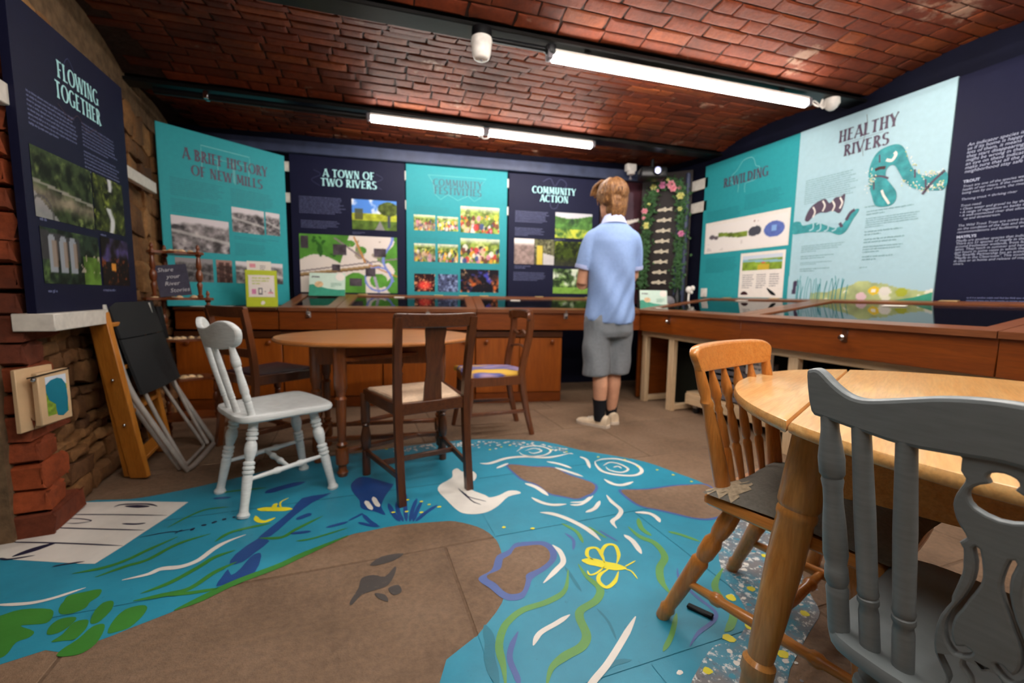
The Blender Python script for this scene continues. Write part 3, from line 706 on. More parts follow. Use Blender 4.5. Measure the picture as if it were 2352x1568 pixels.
for i, y0 in enumerate((Y1 - 2.48, Y1 - 1.24, Y1, Y2)):
    m = MB().box((.7, 0, 2.295), (5.9, .125, .022), ch=.004).box((.7, 0, 2.37), (5.9, .03, .14))
    o = struct('trim_%d' % (4 + i), m, 'steel'); o.location = (0, y0, 0); o.rotation_euler = (0, 0, VA)

# ================================================================== LAMPS
MT['tube'] = emit('lit_tube', '#fff7ef', TUBE_POWER)
def tube_lamp(label, x0, x1, y0, z, group='tube lamps under the beams'):
    L = (x1 - x0) / math.cos(VA)
    o = thing('tube_lamp', label, 'lamp', (x0, y0 + math.tan(VA) * x0, z), VA, group)
    d = [(L * .5 + L * .5 * s, 0) for s in (-1, 1)]
    bt = MB().box((L / 2, 0, .03), (L, .05, .02), ch=.004)
    obj('batten_housing', bt, 'plastic_white', o)
    obj('tube', MB().tube([(.012, 0, 0), (L - .012, 0, 0)], .021, 14), 'tube', o)
    for s in (0, L): obj('end_cap', MB().box((s + (-.008 if s == 0 else .008), 0, .012), (.03, .052, .05), ch=.006), 'plastic_grey', o)
    for s in (.12 * L, .88 * L): obj('hanger_clip', MB().box((s, 0, .052), (.03, .02, .03)), 'steel', o)
    return o
tube_lamp('long lit tube lamp under the nearer black beam, above the person', 1.03, 2.83, Y1 - .015, 2.225)
tube_lamp('lit tube lamp under the far beam, longer left one of the end-to-end pair', .145, 1.01, Y2 - .02, 2.24)
tube_lamp('lit tube lamp under the far beam, right one of the end-to-end pair', 1.05, 1.97, Y2 - .02, 2.24)
for a, b, y0, lab in ((1.2, 2.9, Y1 - 1.26, 'lit tube lamp under the third beam, out of frame above the round table'), (-.35, 1.05, Y1 - 1.26, 'unseen tube lamp added under the third beam to light the left foreground'), (-.5, 1.1, Y1 - 2.5, 'lit tube lamp under the fourth beam, behind the viewpoint on the left'), (1.4, 3.0, Y1 - 2.5, 'lit tube lamp under the fourth beam, behind the viewpoint on the right')):  # left foreground lamp is unseen, added to light the floor and chair seat
    tube_lamp(lab, a, b, y0, 2.225)
o = thing('power_cable', 'loop of white cable joining the two lamps of the far beam', 'cable', (1.03, Y2 - .078, 2.235), VA)
obj('cable', MB().tube(crom([(-.03, 0, .01), (-.045, -.02, -.025), (-.02, -.02, -.045), (.02, -.01, -.03), (.015, 0, .01)], 5), .005, 6), 'plastic_white', o)
obj('connector', MB().box((-.045, -.02, -.028), (.03, .02, .02), ch=.004), 'plastic_white', o)
o = thing('power_cable', 'twisted white cable at the right end of the long lamp', 'cable', (2.86, Y1 - .19, 2.225), VA)
obj('cable', MB().tube(crom([(-.02, 0, .02), (.03, -.03, -.02), (.07, -.02, .03), (.1, 0, -.01), (.15, .01, .03)], 5), .006, 6), 'plastic_white', o)
obj('cable', MB().tube(crom([(-.02, 0, .0), (.04, .01, .03), (.08, -.02, -.02), (.12, 0, .03), (.17, .01, .03)], 5), .005, 6), 'plastic_white', o)
# cable trunking and conduit
o = thing('conduit', 'black conduit pipe fixed below the nearer beam, left of the long lamp', 'pipe', (.66, Y1 - .055, 2.262), VA)
obj('pipe', MB().tube([(0, 0, 0), (.36, 0, 0)], .013, 10), 'black', o)
obj('junction_box', MB().lathe((.37, 0, .02), (.37, 0, -.03), [(0, .03), (.8, .03), (1, .022)]), 'black', o)
obj('bracket', MB().box((.36, 0, .0), (.05, .045, .03), ch=.004), 'black', o)
o = thing('conduit', 'black conduit pipe running under the left half of the far beam', 'pipe', (-1.2, Y2 - .03 + .07, 2.25), VA)
obj('pipe', MB().tube([(0, 0, 0), (1.32, 0, 0)], .022, 10), 'black', o)
obj('saddle_clip', MB().box((.3, 0, .005), (.03, .06, .05), ch=.004), 'chrome', o)
o = thing('smoke_detector', 'white cone-shaped detector hanging under the nearer beam, top centre', 'detector', (.640, Y1 - .085, 2.283))
obj('base', MB().lathe((0, 0, 0), (0, 0, -.045), [(0, .05), (.5, .052), (.9, .05), (1, .04)], 20), 'black', o)
obj('body', MB().lathe((0, 0, -.045), (0, 0, -.145), [(0, .052), (.1, .054), (.75, .046), (.93, .040), (1, .030)], 20), 'plastic_white', o)
obj('indicator', MB().ball((0, 0, -.146), .007), 'plastic_grey', o)
o = thing('smoke_detector', 'white domed detector on the nearer beam beside the right wall', 'detector', (3.03, Y1 - .205, 2.28))
obj('base', MB().lathe((0, 0, 0), (0, 0, -.04), [(0, .045), (.8, .048), (1, .044)], 18), 'plastic_white', o)
obj('dome', MB().lathe((0, 0, -.04), (0, 0, -.075), [(0, .042), (.5, .034), (.9, .018), (1, .006)], 18), 'plastic_white', o)

# ================================================================== DISPLAY PANELS
# display lettering: flared strokes
GL = {'A': (.74, [('t', 0, 0, .37, 1), ('k', .37, 1, .74, 0), ('h', .15, .3, .58, .3)]),
 'B': (.6, [('k', .13, 0, .13, 1), ('a', .13, .75, .36, .25, -90, 90), ('a', .13, .27, .44, .27, -90, 90)]),
 'C': (.72, [('a', .42, .5, .42, .5, 48, 312)]), 'D': (.76, [('k', .13, 0, .13, 1), ('a', .13, .5, .6, .5, -90, 90)]),
 'E': (.58, [('k', .13, 0, .13, 1), ('h', .1, .95, .54, .95), ('h', .1, .52, .46, .52), ('h', .1, .05, .57, .05)]),
 'F': (.54, [('k', .13, 0, .13, 1), ('h', .1, .95, .54, .95), ('h', .1, .5, .45, .5)]),
 'G': (.78, [('a', .42, .5, .42, .5, 48, 318), ('k', .68, .05, .68, .45)]),
 'H': (.74, [('k', .13, 0, .13, 1), ('k', .61, 0, .61, 1), ('h', .13, .5, .61, .5)]), 'I': (.26, [('k', .13, 0, .13, 1)]),
 'L': (.54, [('k', .13, 0, .13, 1), ('h', .1, .05, .54, .05)]),
 'M': (.94, [('t', .1, 0, .16, 1), ('k', .16, 1, .47, .2), ('t', .47, .2, .78, 1), ('k', .78, 1, .84, 0)]),
 'N': (.76, [('t', .12, 0, .12, 1), ('k', .12, 1, .64, 0), ('t', .64, 0, .64, 1)]), 'O': (.86, [('a', .43, .5, .43, .5, 0, 360)]),
 'R': (.66, [('k', .13, 0, .13, 1), ('a', .13, .74, .38, .26, -90, 90), ('k', .3, .5, .64, 0)]),
 'S': (.56, [('a', .29, .75, .24, .25, 35, 275), ('a', .27, .26, .27, .26, -145, 92)]),
 'T': (.66, [('k', .33, 0, .33, 1), ('h', 0, .95, .66, .95)]), 'U': (.74, [('k', .13, .3, .13, 1), ('k', .61, .3, .61, 1), ('a', .37, .32, .24, .32, 180, 360)]),
 'V': (.72, [('k', 0, 1, .36, 0), ('t', .36, 0, .72, 1)]), 'W': (1.06, [('k', 0, 1, .27, 0), ('t', .27, 0, .53, .95), ('k', .53, .95, .79, 0), ('t', .79, 0, 1.06, 1)]),
 'Y': (.7, [('k', 0, 1, .35, .45), ('t', .35, .45, .7, 1), ('k', .35, 0, .35, .5)])}
def lettering(txt, cx_, y0, width, height, z, bold=1.0):
    tot = sum(GL[c][0] + .17 if c != ' ' else .42 for c in txt) - .17; sx = width / tot; x = cx_ - width / 2; mb = MB()
    for c in txt:
        if c == ' ': x += .42 * sx; continue
        wd, st = GL[c]
        for j, s in enumerate(st):
            zz = z + .00004 * j
            if s[0] == 'a':
                _, a, b, rx, ry, t0, t1 = s; n = 16; pts = []; ws = []
                for i in range(n + 1):
                    t = rad(t0 + (t1 - t0) * i / n); pts.append((x + (a + rx * .93 * math.cos(t)) * sx, y0 + (b + ry * .95 * math.sin(t)) * height)); ws.append((.085 + .13 * abs(math.cos(t)) ** 1.3) * bold)
                if t1 - t0 == 360: pass
                mb.ribbon(pts, [q * (sx + height) / 2 for q in ws], zz)
            else:
                k, ax, ay, bx, by = s; n = 6; q = {'k': .19, 't': .10, 'h': .085}[k] * bold; pts = []; ws = []
                for i in range(n + 1):
                    t = i / n; pts.append((x + (ax + (bx - ax) * t) * sx, y0 + (ay + (by - ay) * t) * height)); ws.append(q * (1 + .75 * abs(2 * t - 1) ** 4) * (sx + height) / 2)
                mb.ribbon(pts, ws, zz)
        x += (wd + .17) * sx
    return mb
def word_lines(mb, x, y, wd, lines, lh, z, seed=1, left=True):
    """lines of small print, too small to read: letter-sized marks in word groups"""
    r = random.Random(seed); q = lh * .36
    for i in range(lines):
        xx = x; end = x + wd * (r.uniform(.86, 1.0) if i < lines - 1 else r.uniform(.35, .8)); yy_ = y - (i + 1) * lh
        while xx < end:
            for k in range(r.randint(2, 9)):
                cw = q * r.uniform(.45, .8); h0 = q * (1.35 if r.random() < .22 else 1); d0 = q * (-.35 if r.random() < .12 else 0)
                mb.add([(xx, yy_ + d0, z), (xx + cw * .8, yy_ + d0, z), (xx + cw * .8, yy_ + h0, z), (xx, yy_ + h0, z)], [(0, 1, 2, 3)])
                xx += cw
                if xx > end: break
            xx += q * .55
    return mb
# small printed pictures: colours on a fine grid
def vn(nx, ny, sc, seed, oct_=4):
    r = np.random.RandomState(seed); out = np.zeros((ny, nx)); amp = 1; tot = 0
    for o_ in range(oct_):
        gx = max(2, int(sc * 2 ** o_) + 2); gy = max(2, int(sc * 2 ** o_ * ny / nx) + 2); g = r.rand(gy, gx)
        X = np.linspace(0, gx - 1.001, nx); Y = np.linspace(0, gy - 1.001, ny); xi = X.astype(int); yi = Y.astype(int); fx = X - xi; fy = (Y - yi)[:, None]
        a = g[yi][:, xi] * (1 - fx) + g[yi][:, xi + 1] * fx; b = g[yi + 1][:, xi] * (1 - fx) + g[yi + 1][:, xi + 1] * fx
        out += amp * (a * (1 - fy) + b * fy); tot += amp; amp *= .55
    return out / tot
def hexc(s): s = s.lstrip('#'); return np.array([int(s[i:i + 2], 16) / 255 for i in (0, 2, 4)])
def paintpic(kind, nx, ny, seed):
    U, W_ = np.meshgrid(np.linspace(0, 1, nx), np.linspace(1, 0, ny)); v_ = 1 - W_     # row 0 = bottom; v_ up... U right
    up_ = np.meshgrid(np.linspace(0, 1, nx), np.linspace(0, 1, ny))[1]
    n1 = vn(nx, ny, 4, seed); n2 = vn(nx, ny, 9, seed + 50); n3 = vn(nx, ny, 14, seed + 99, 3)
    def st(a, lo, hi): return np.clip((a - lo) / (hi - lo), 0, 1)[..., None]
    def lay(img, mask, col): return img * (1 - mask) + (col if isinstance(col, np.ndarray) and col.ndim == 3 else np.asarray(col)) * mask
    def greens(d='#16240f', m='#4c6a2a', l='#86a04c'): 
        t = st(n2, .3, .75); return lay(lay(np.ones((ny, nx, 3)) * hexc(d), st(n2, .35, .6), hexc(m)), st(n3 * .6 + n1 * .4, .55, .72), hexc(l))
    if kind == 'gorge':
        img = greens('#10170c', '#39482a', '#75854a'); img = lay(img, st(.32 - np.abs(up_ - .3) * 1.2 + n1 * .35 - U * .1, .2, .35) * .8, hexc('#8a7e6e') * (.5 + n2[..., None]))
        img = lay(img, ((up_ < .36 - 1.0 * U) & (U < .34))[..., None] * .8, hexc('#9a9a9e')); img = lay(img, (np.abs(np.hypot((U - .1) * 1.6, up_ - .05) - .26) < .02)[..., None] * ((U < .3))[..., None] * .8, hexc('#4a4a4a'))
        return lay(img, ((np.abs(up_ - .52 + .12 * U) < .02))[..., None] * .8, hexc('#9a978f'))
    if kind == 'fall':
        img = greens('#12160c', '#3f4a22', '#8b9a3c'); return lay(img, st(.12 - np.abs(U - .5 - .06 * np.sin(up_ * 9)) + n2 * .08, .06, .12) * ((up_ < .45) | (up_ > .78))[..., None], hexc('#c9cdd0'))
    if kind == 'viaduct':
        img = greens('#101812', '#27382a', '#50683a'); img = lay(img, ((up_ > .45) & (U < .62) & (up_ < .95 - .12 * U))[..., None] * 1.0, hexc('#3d3d40') * (.6 + .6 * n2[..., None]))
        for c in (.16, .34, .5): img = lay(img, ((((U - c) / .06) ** 2 + np.clip((up_ - .75) / .15, 0, 9) ** 2 < 1) & (up_ > .22))[..., None] * 1.0, hexc('#8d949d'))
        for c in (.2, .38, .54): img = lay(img, ((np.abs(U - c) < .035) & (up_ < .78) & (up_ > .3))[..., None] * .6, hexc('#8a7058'))
        img = lay(img, ((U > .68) & (up_ < .55))[..., None] * .75, hexc('#6f9a34') * (.6 + .7 * n2[..., None])); return lay(img, ((n3 > .58) & (U > .62) & (up_ > .25) & (up_ < .6))[..., None] * .8, hexc('#b7a79a'))
    if kind == 'dusk':
        img = np.ones((ny, nx, 3)) * hexc('#171010'); img = lay(img, st(n1, .45, .75) * (up_ > .5)[..., None], hexc('#4c4378')); img = lay(img, st(n3, .6, .75) * (up_ < .6)[..., None], hexc('#7a3d18')); return lay(img, ((np.abs(U - .4) < .08) & (np.abs(up_ - .4) < .08))[..., None] * .9, hexc('#e59a3c'))
    if kind == 'bw':
        g = .25 + .75 * np.clip(n2 * 1.5 - .35, 0, 1); img = np.stack([g * 1.0, g * .96, g * .97], -1) * .9; img = lay(img, st(up_ + .25 * n1, .86, .95), hexc('#d9d2d6')); img = lay(img, st(n1 * .6 + n3 * .4, .56, .66) * (up_ < .75)[..., None] * .85, hexc('#37353a')); return lay(img, st(.06 - np.abs(up_ - .45 + .25 * (U - .5)), 0, .03) * .7, hexc('#c9c6c4'))
    if kind == 'bwdim': return paintpic('bw', nx, ny, seed) * .62 + .03
    if kind == 'sepia': 
        img = paintpic('bw', nx, ny, seed) * np.array([.75, .6, .55]); return lay(img, ((np.abs(U - .3) < .16) | (np.abs(U - .72) < .12))[..., None] * (up_ < .9)[..., None] * .7, hexc('#3a2420'))
    if kind == 'field':
        img = lay(np.ones((ny, nx, 3)) * hexc('#4f86d8'), st(n1, .48, .62), hexc('#f2f5fb')); f = hexc('#b9c23c') * (.55 + .7 * n2[..., None])
        img = lay(img, (up_ < .55)[..., None] * 1.0, f); img = lay(img, (up_ < .3)[..., None] * .9, hexc('#47622a') * (.5 + n2[..., None])); img = lay(img, ((((U - .82) / .24) ** 2 + ((up_ - .72) / .24) ** 2) < 1 + .4 * (n2 - .5))[..., None] * 1.0, hexc('#4c5a26') * (.5 + n3[..., None]))
        img = lay(img, ((np.abs(U - .62) < .35 * (.32 - up_)) & (up_ < .32))[..., None] * .9, hexc('#8d8790')); img = lay(img, ((np.abs(U - .15) < .09) & (up_ > .34) & (up_ < .7))[..., None] * .85, hexc('#4d5036')); return lay(img, ((np.abs(U - .82) < .035) & (up_ > .08) & (up_ < .5))[..., None] * .9, hexc('#3c4258'))
    if kind == 'crowd':
        img = greens('#4a5a2a', '#93a94a', '#d3d890'); r = np.random.RandomState(seed)
        pal = [hexc(c) for c in ('#c23a3a', '#e8e2dc', '#3b4c86', '#e6a13a', '#6a3a34', '#d98aa8', '#f0d24a', '#2c2a30', '#d9b49a')]
        for i in range(46):
            a, b, s = r.rand(), r.rand() * .62, .02 + r.rand() * .05; img = lay(img, ((((U - a) / s) ** 2 + ((up_ - b) / (s * 2.1)) ** 2) < 1)[..., None] * .85, pal[r.randint(len(pal))])
        return lay(img, st(up_, .78, .95) * .7, hexc('#e9eef0'))
    if kind == 'street': 
        img = paintpic('crowd', nx, ny, seed); return lay(img, st(.5 - np.abs(up_ - .3) + .3 * (n1 - .5), .2, .45) * .65, hexc('#a08a86') * (.6 + .7 * n2[..., None]))
    if kind == 'night':
        img = np.ones((ny, nx, 3)) * hexc('#15121c'); img = lay(img, st(n2, .52, .68) * st(.85 - up_, 0, .5), hexc('#c8622a')); img = lay(img, st(vn(nx, ny, 6, seed + 7), .58, .7) * .9, hexc('#4a4cc0')); img = lay(img, st(vn(nx, ny, 7, seed + 9), .66, .74) * .9, hexc('#f2c48a')); return img
    if kind == 'red': 
        img = np.ones((ny, nx, 3)) * hexc('#2a1016'); img = lay(img, st(.45 - np.hypot(U - .5, (up_ - .35) * 1.3), 0, .25), hexc('#e2423a')); return lay(img, st(n3, .64, .72), hexc('#ffb27a'))
    if kind == 'blueshow': 
        img = np.ones((ny, nx, 3)) * hexc('#4a5274'); img = lay(img, st(n2, .5, .65), hexc('#8fa2cc')); return lay(img, st(n3, .6, .68), hexc('#1a1c2a'))
    if kind == 'hills':
        img = lay(np.ones((ny, nx, 3)) * hexc('#c9c8cf'), (up_ < .86 - .08 * np.sin(U * 4))[..., None] * 1.0, hexc('#4f7a3a') * (.5 + n2[..., None])); img = lay(img, (st(n1, .45, .6) * ((up_ > .45) & (up_ < .8))[..., None]) * .8, hexc('#24382c')); return lay(img, ((up_ < .35))[..., None] * st(n2, .35, .6), hexc('#c8cc4a'))
    if kind == 'pond': 
        img = greens('#141a0c', '#3a4a14', '#8f9c22'); return lay(img, st(.5 - up_, .1, .4) * .8, hexc('#33332c'))
    if kind == 'tree': 
        img = lay(greens('#22321c', '#56783a', '#9ac06a'), st(n1 + (up_ - .5) * .3, .62, .74) * .9, hexc('#e3ead8')); return lay(img, (up_ < .25)[..., None] * .7, hexc('#8fc04a'))
    if kind == 'track': return lay(np.ones((ny, nx, 3)) * hexc('#94807a') * (.6 + .7 * n2[..., None]), st(up_, .72, .85), hexc('#e8e2dc'))
    if kind == 'work': 
        img = greens('#3a3a2a', '#6a6a4a', '#a5a284'); img = lay(img, ((np.abs(U - .25) < .14) & (up_ < .75))[..., None] * .9, hexc('#d8c24a')); return lay(img, ((U > .45) & (up_ < .45 - .2 * (U - .5)))[..., None] * .9, hexc('#c9c6c8'))
    if kind == 'map':
        img = np.ones((ny, nx, 3)) * hexc('#e6dcd4'); g = hexc('#5a9a3a') * (.7 + .5 * n2[..., None])
        img = lay(img, ((up_ > .56 + .1 * np.sin(U * 9)) & (U < .42 + .2 * (up_ - .6)))[..., None] * 1.0, g); img = lay(img, ((up_ < .28 + .08 * np.sin(U * 14)) & (U > .28) & (U < .66))[..., None] * 1.0, g); img = lay(img, (U > .92 - .05 * np.sin(up_ * 12))[..., None] * 1.0, g)
        img = lay(img, ((np.hypot((U - .8) * 1.4, up_ - .22) < .13) | (np.hypot((U - .86) * 1.2, up_ - .62) < .09) | (np.hypot((U - .62) * 1.2, up_ - .75) < .07) | (np.hypot(U - .5, up_ - .86) < .06))[..., None] * 1.0, g)
        img = lay(img, ((n3 > .62) & (up_ > .62) & (U < .4))[..., None] * .9, hexc('#2c5a24')); img = lay(img, ((n2 > .6) & (up_ > .6) & (U > .45) & (U < .85))[..., None] * .8, hexc('#9a8a76'))
        for a, b, c, d, t, col in ((0, .36, 1, .62, .012, '#8a7c80'), (0, .30, .8, .48, .03, '#a88a62'), (0, .28, .8, .46, .012, '#6c4f34'), (.35, .95, .72, .52, .012, '#8a7c80'), (.72, .52, .8, 0, .014, '#b0a8c0'), (.55, .98, .66, .54, .01, '#c48a4a'), (.7, .5, 1, .3, .01, '#c48a4a')):
            L = math.hypot(c - a, d - b); tt = np.clip(((U - a) * (c - a) + (up_ - b) * (d - b)) / L ** 2, 0, 1); img = lay(img, (np.hypot(U - a - tt * (c - a), up_ - b - tt * (d - b)) < t)[..., None] * 1.0, hexc(col))
        riv = .9 + .05 * np.sin(up_ * 8); img = lay(img, ((np.abs(U - riv) < .014) & (up_ > .2))[..., None] * 1.0, hexc('#7c8fd8'))
        img = lay(img, (np.abs(np.hypot((U - .8) * 1.5, up_ - .25) - .21) < .016)[..., None] * 1.0, hexc('#7c8fd8'))
        for a, b, c, d in ((.01, .76, .09, .97), (.33, .66, .47, .84), (.75, .64, .88, .80), (.32, .38, .4, .5), (.66, .3, .77, .45), (.3, .1, .4, .28), (.49, .12, .62, .26)):
            img = lay(img, ((U > a) & (U < c) & (up_ > b) & (up_ < d))[..., None] * 1.0, hexc('#4c444c') * (.5 + n3[..., None]))
        return img
    if kind == 'maroon':
        img = np.ones((ny, nx, 3)) * hexc('#3a1e26') * (.7 + .6 * n1[..., None]); img = lay(img, ((up_ > .35) & (up_ < .92) & (U > .3) & (U < .9) & (np.abs(U - .6) < .32 - .2 * (up_ - .35)))[..., None] * .5, hexc('#5d5660')); img = lay(img, ((np.abs(up_ - .62 - .1 * (U - .5)) < .03 * (1.1 - U) + .008) & (U > .35))[..., None] * 1.0, hexc('#ddd6cc')); img = lay(img, ((np.abs(up_ - .54) < .05) & (U > .3) & (U < .6))[..., None] * .8, hexc('#77804e')); return lay(img, ((U < .55) & (up_ < .55) & (np.hypot(U - .45, up_ - .46) < .1))[..., None] * .9, hexc('#a98ad8'))
    if kind == 'meadow':
        img = np.ones((ny, nx, 3)) * hexc('#abcdd8'); hgt = .22 + .40 * np.exp(-((U - .62) / .2) ** 2) + .22 * (n3 - .2)
        img = lay(img, ((up_ < hgt) & (U > .2))[..., None] * .75, hexc('#b9bf6c') * (.65 + .6 * n3[..., None])); img = lay(img, ((n3 > .66) & (up_ < .4))[..., None] * .8, hexc('#f2efe6'))
        for a, b, c in ((.66, .35, '#e8c83a'), (.73, .34, '#e6e2d8'), (.58, .12, '#e0c2c8'), (.83, .28, '#a9b23c')): img = lay(img, (np.hypot((U - a) * 4.6, up_ - b) < .16)[..., None] * 1.0, hexc(c))
        img = lay(img, (np.hypot((U - .66) * 4.6, up_ - .35) < .07)[..., None] * 1.0, hexc('#f7f2e2')); return lay(img, ((np.abs(U - .06 - .02 * (up_ - .5)) < .016) & (up_ > .2) & (up_ < .8))[..., None] * .9, hexc('#3a2a44'))
    if kind == 'scape': 
        img = lay(np.ones((ny, nx, 3)) * hexc('#cfd8e4'), (up_ < .75)[..., None] * 1.0, hexc('#8aa83c') * (.6 + .7 * n2[..., None])); img = lay(img, ((np.abs(up_ - .6 + .15 * (U - .5)) < .07))[..., None] * .9, hexc('#8fc0dc')); img = lay(img, ((up_ < .35) & (U > .4) & (U < .7))[..., None] * .8, hexc('#d9b43c')); return lay(img, ((np.hypot(U - .55, up_ - .45) < .06))[..., None] * .9, hexc('#e25a3a'))
    if kind == 'chart':
        img = np.ones((ny, nx, 3)) * hexc('#f1ebe6'); c = .52 + .08 * np.sin(U * 9) + .25 * np.clip(U - .3, 0, .25); img = lay(img, ((np.abs(up_ - c) < .06 + .05 * n2) & (U > .16) & (U < .55))[..., None] * 1.0, hexc('#7a8f3a') * (.4 + n3[..., None]))
        img = lay(img, ((np.hypot((U - .07) * 2.2, up_ - .55) < .09) | (np.hypot((U - .13) * 2.2, up_ - .5) < .07))[..., None] * .9, hexc('#5a5058')); img = lay(img, (np.hypot((U - .64) * 2.4, up_ - .55) < .17 * (.7 + .7 * n3))[..., None] * 1.0, hexc('#4a4c56')); img = lay(img, (np.hypot((U - .86) * 2.4, up_ - .52) < .27)[..., None] * 1.0, hexc('#5b6fb4') * (.7 + .6 * n2[..., None])); img = lay(img, ((np.abs(U - .86) < .03) & (np.abs(up_ - .55) < .09))[..., None] * 1.0, hexc('#86aee0'))
        img = lay(img, ((np.abs(up_ - .9) < .02) & (U > .55) & (U < .75) & (n3 > .5))[..., None] * 1.0, hexc('#8a4a2c')); return lay(img, ((n3 > .55) & (up_ < .28) & (U < .5) & (np.sin(U * 40) > 0))[..., None] * .35, hexc('#b0a8a8'))
    return greens()
def picture(parent, kind, x0, y0, x1, y1, z, seed, res=.0065, name='photograph'):
    nx = max(14, min(170, int((x1 - x0) / res))); ny = max(10, min(150, int((y1 - y0) / res)))
    img = np.clip(paintpic(kind, nx, ny, seed), 0, 1); X, Y = np.meshgrid(np.linspace(x0, x1, nx), np.linspace(y0, y1, ny))
    vs = np.stack([X, Y, np.full_like(X, z)], -1).reshape(-1, 3)
    i = np.arange(nx * ny).reshape(ny, nx); f = np.stack([i[:-1, :-1], i[:-1, 1:], i[1:, 1:], i[1:, :-1]], -1).reshape(-1, 4)
    me = bpy.data.meshes.new(name); me.from_pydata(vs.tolist(), [], f.tolist())
    a = me.color_attributes.new('Col', 'FLOAT_COLOR', 'POINT'); c = img.reshape(-1, 3); c = np.where(c <= .04045, c / 12.92, ((c + .055) / 1.055) ** 2.4)
    a.data.foreach_set('color', np.concatenate([c, np.ones((len(c), 1))], 1).astype(np.float32).ravel()); me.update()
    return obj(name, me, 'print', parent, False)

class Panel:
    def __init__(s, label, bl, rightv, W, H, m, extra=.03, th=.012, upv=(0, 0, 1), cat='panel', name='information_poster'):
        s.o = thing(name, label, cat, bl, 0, 'printed display panels'); frame(s.o, rightv, upv); s.W, s.H = W, H; s.k = 0
        obj('board', MB().box((W / 2, (H - extra) / 2, -th / 2), (W, H + extra, th), ch=.0015), m, s.o, False)
    def z(s): s.k += 1; return .0006 + .0001 * s.k
    def title(s, lines, m, bold=1.0):
        mb = MB(); zz = s.z() + .0015
        for t, u0, u1, v0, v1 in lines:
            q = lettering(t, (u0 + u1) / 2 * s.W, (1 - v1) * s.H, (u1 - u0) * s.W, (v1 - v0) * s.H, zz, bold); mb.add(q.v, q.f)
        obj('title_lettering', mb, m, s.o, False)
    def text(s, blocks, m, lh=.0155):
        for i, (u0, v0, u1, v1) in enumerate(blocks):
            mb = MB(); n = max(1, round((v1 - v0) * s.H / lh)); word_lines(mb, u0 * s.W, (1 - v0) * s.H, (u1 - u0) * s.W, n, (v1 - v0) * s.H / n, s.z(), i * 7 + len(blocks))
            o = obj('small_print', mb, m, s.o, False); o['kind'] = 'stuff'
    def pic(s, kind, u0, v0, u1, v1, seed=1, name='photograph'):
        return picture(s.o, kind, u0 * s.W, (1 - v1) * s.H, u1 * s.W, (1 - v0) * s.H, s.z(), seed, name=name)
    def line(s, name, pts, wd, m, n=4, closed=False):
        P = crom([V((u * s.W, (1 - v) * s.H)) for u, v in pts], n, closed) if n else [V((u * s.W, (1 - v) * s.H)) for u, v in pts]
        if closed: P.append(P[0])
        return obj(name, MB().ribbon(P, wd, s.z()), m, s.o, False)
    def shape(s, name, pts, m, n=4):
        p = smooth2([(u * s.W, (1 - v) * s.H) for u, v in pts], n) if n else [(u * s.W, (1 - v) * s.H) for u, v in pts]
        return obj(name, MB().flat(p, s.z()), m, s.o, False)

bd = V((1, -.1105, 0)).normalized()
def bwp(x, z): return (x, 4.4065 - .1105 * x, z)
# left wall panel
P = Panel('dark navy panel on the stone left wall, headed FLOWING TOGETHER', (-1.10, 2.112, .855), (0, 1, 0), .805, 1.125, 'navy', .0, .03)
P.title([('FLOWING', .32, .69, .105, .165), ('TOGETHER', .29, .70, .18, .24)], 'ink_pale')
P.text([(.07, .27, .47, .385), (.5, .265, .88, .36), (.5, .37, .88, .455), (.08, .67, .19, .69), (.09, .91, .2, .93), (.58, .905, .8, .925), (.6, .68, .75, .695)], 'ink_text_navy')
P.pic('gorge', .055, .45, .545, .68, 3); P.pic('fall', .555, .45, .90, .675, 5); P.pic('viaduct', .07, .71, .565, .90, 8); P.pic('dusk', .59, .70, .91, .90, 4)
P.line('line_art', [(.36, .13), (.42, .07), (.5, .12), (.6, .1), (.66, .17)], .003, 'line_navy'); P.line('line_art', [(.3, .26), (.4, .29), (.47, .26), (.55, .3), (.64, .27), (.7, .31)], .003, 'maroon')
# corner panel
P = Panel('teal panel across the left corner, headed A BRIEF HISTORY OF NEW MILLS', (-1.30, 3.92, .86), (.806, .591, 0), .93, 1.285, 'teal')
P.title([('A BRIEF HISTORY', .17, .83, .105, .17), ('OF NEW MILLS', .225, .78, .195, .255)], 'ink_dark')
P.text([(.07, .28, .46, .385), (.51, .28, .88, .385), (.07, .40, .43, .48), (.52, .575, .93, .60), (.52, .62, .79, .70)], 'ink_small_teal')
P.pic('bw', .06, .50, .48, .70, 12); P.pic('bw', .51, .40, .785, .555, 21); P.pic('bw', .80, .40, .93, .55, 33); P.pic('bwdim', .07, .74, .34, .88, 41); P.pic('sepia', .365, .74, .49, .88, 44); P.pic('bw', .52, .74, .94, .88, 47)
for a in (.30, .42, .55): P.line('line_art', [(a, .26), (a, .13), (a + .12, .13), (a + .12, .25)], .004, 'line_art', 0)
P.line('line_art', [(.30, .14), (.30, .07), (.68, .07), (.68, .14)], .004, 'line_art', 0)
P = Panel('navy panel headed A TOWN OF TWO RIVERS with a town map', bwp(-.512, .93), bd, 1.0, 1.242, 'navy')
P.title([('A TOWN OF', .28, .72, .09, .145), ('TWO RIVERS', .26, .74, .155, .21)], 'ink_pale')
P.text([(.07, .285, .465, .41), (.08, .455, .41, .515), (.52, .525, .64, .545)], 'ink_text_navy')
P.pic('field', .52, .29, .92, .51, 2); P.pic('map', .06, .56, .92, .985, 6, 'town_map')
for a in (.2, .74): P.line('line_art', [(a, .1), (a + .06, .13), (a - .02, .17), (a + .05, .21)], .003, 'line_navy')
P = Panel('aqua panel headed COMMUNITY FESTIVITIES with nine photographs', bwp(.492, .934), bd, .985, 1.232, 'cyan')
P.title([('COMMUNITY', .26, .74, .095, .15), ('FESTIVITIES', .27, .73, .155, .21)], 'ink_text_teal', .95)
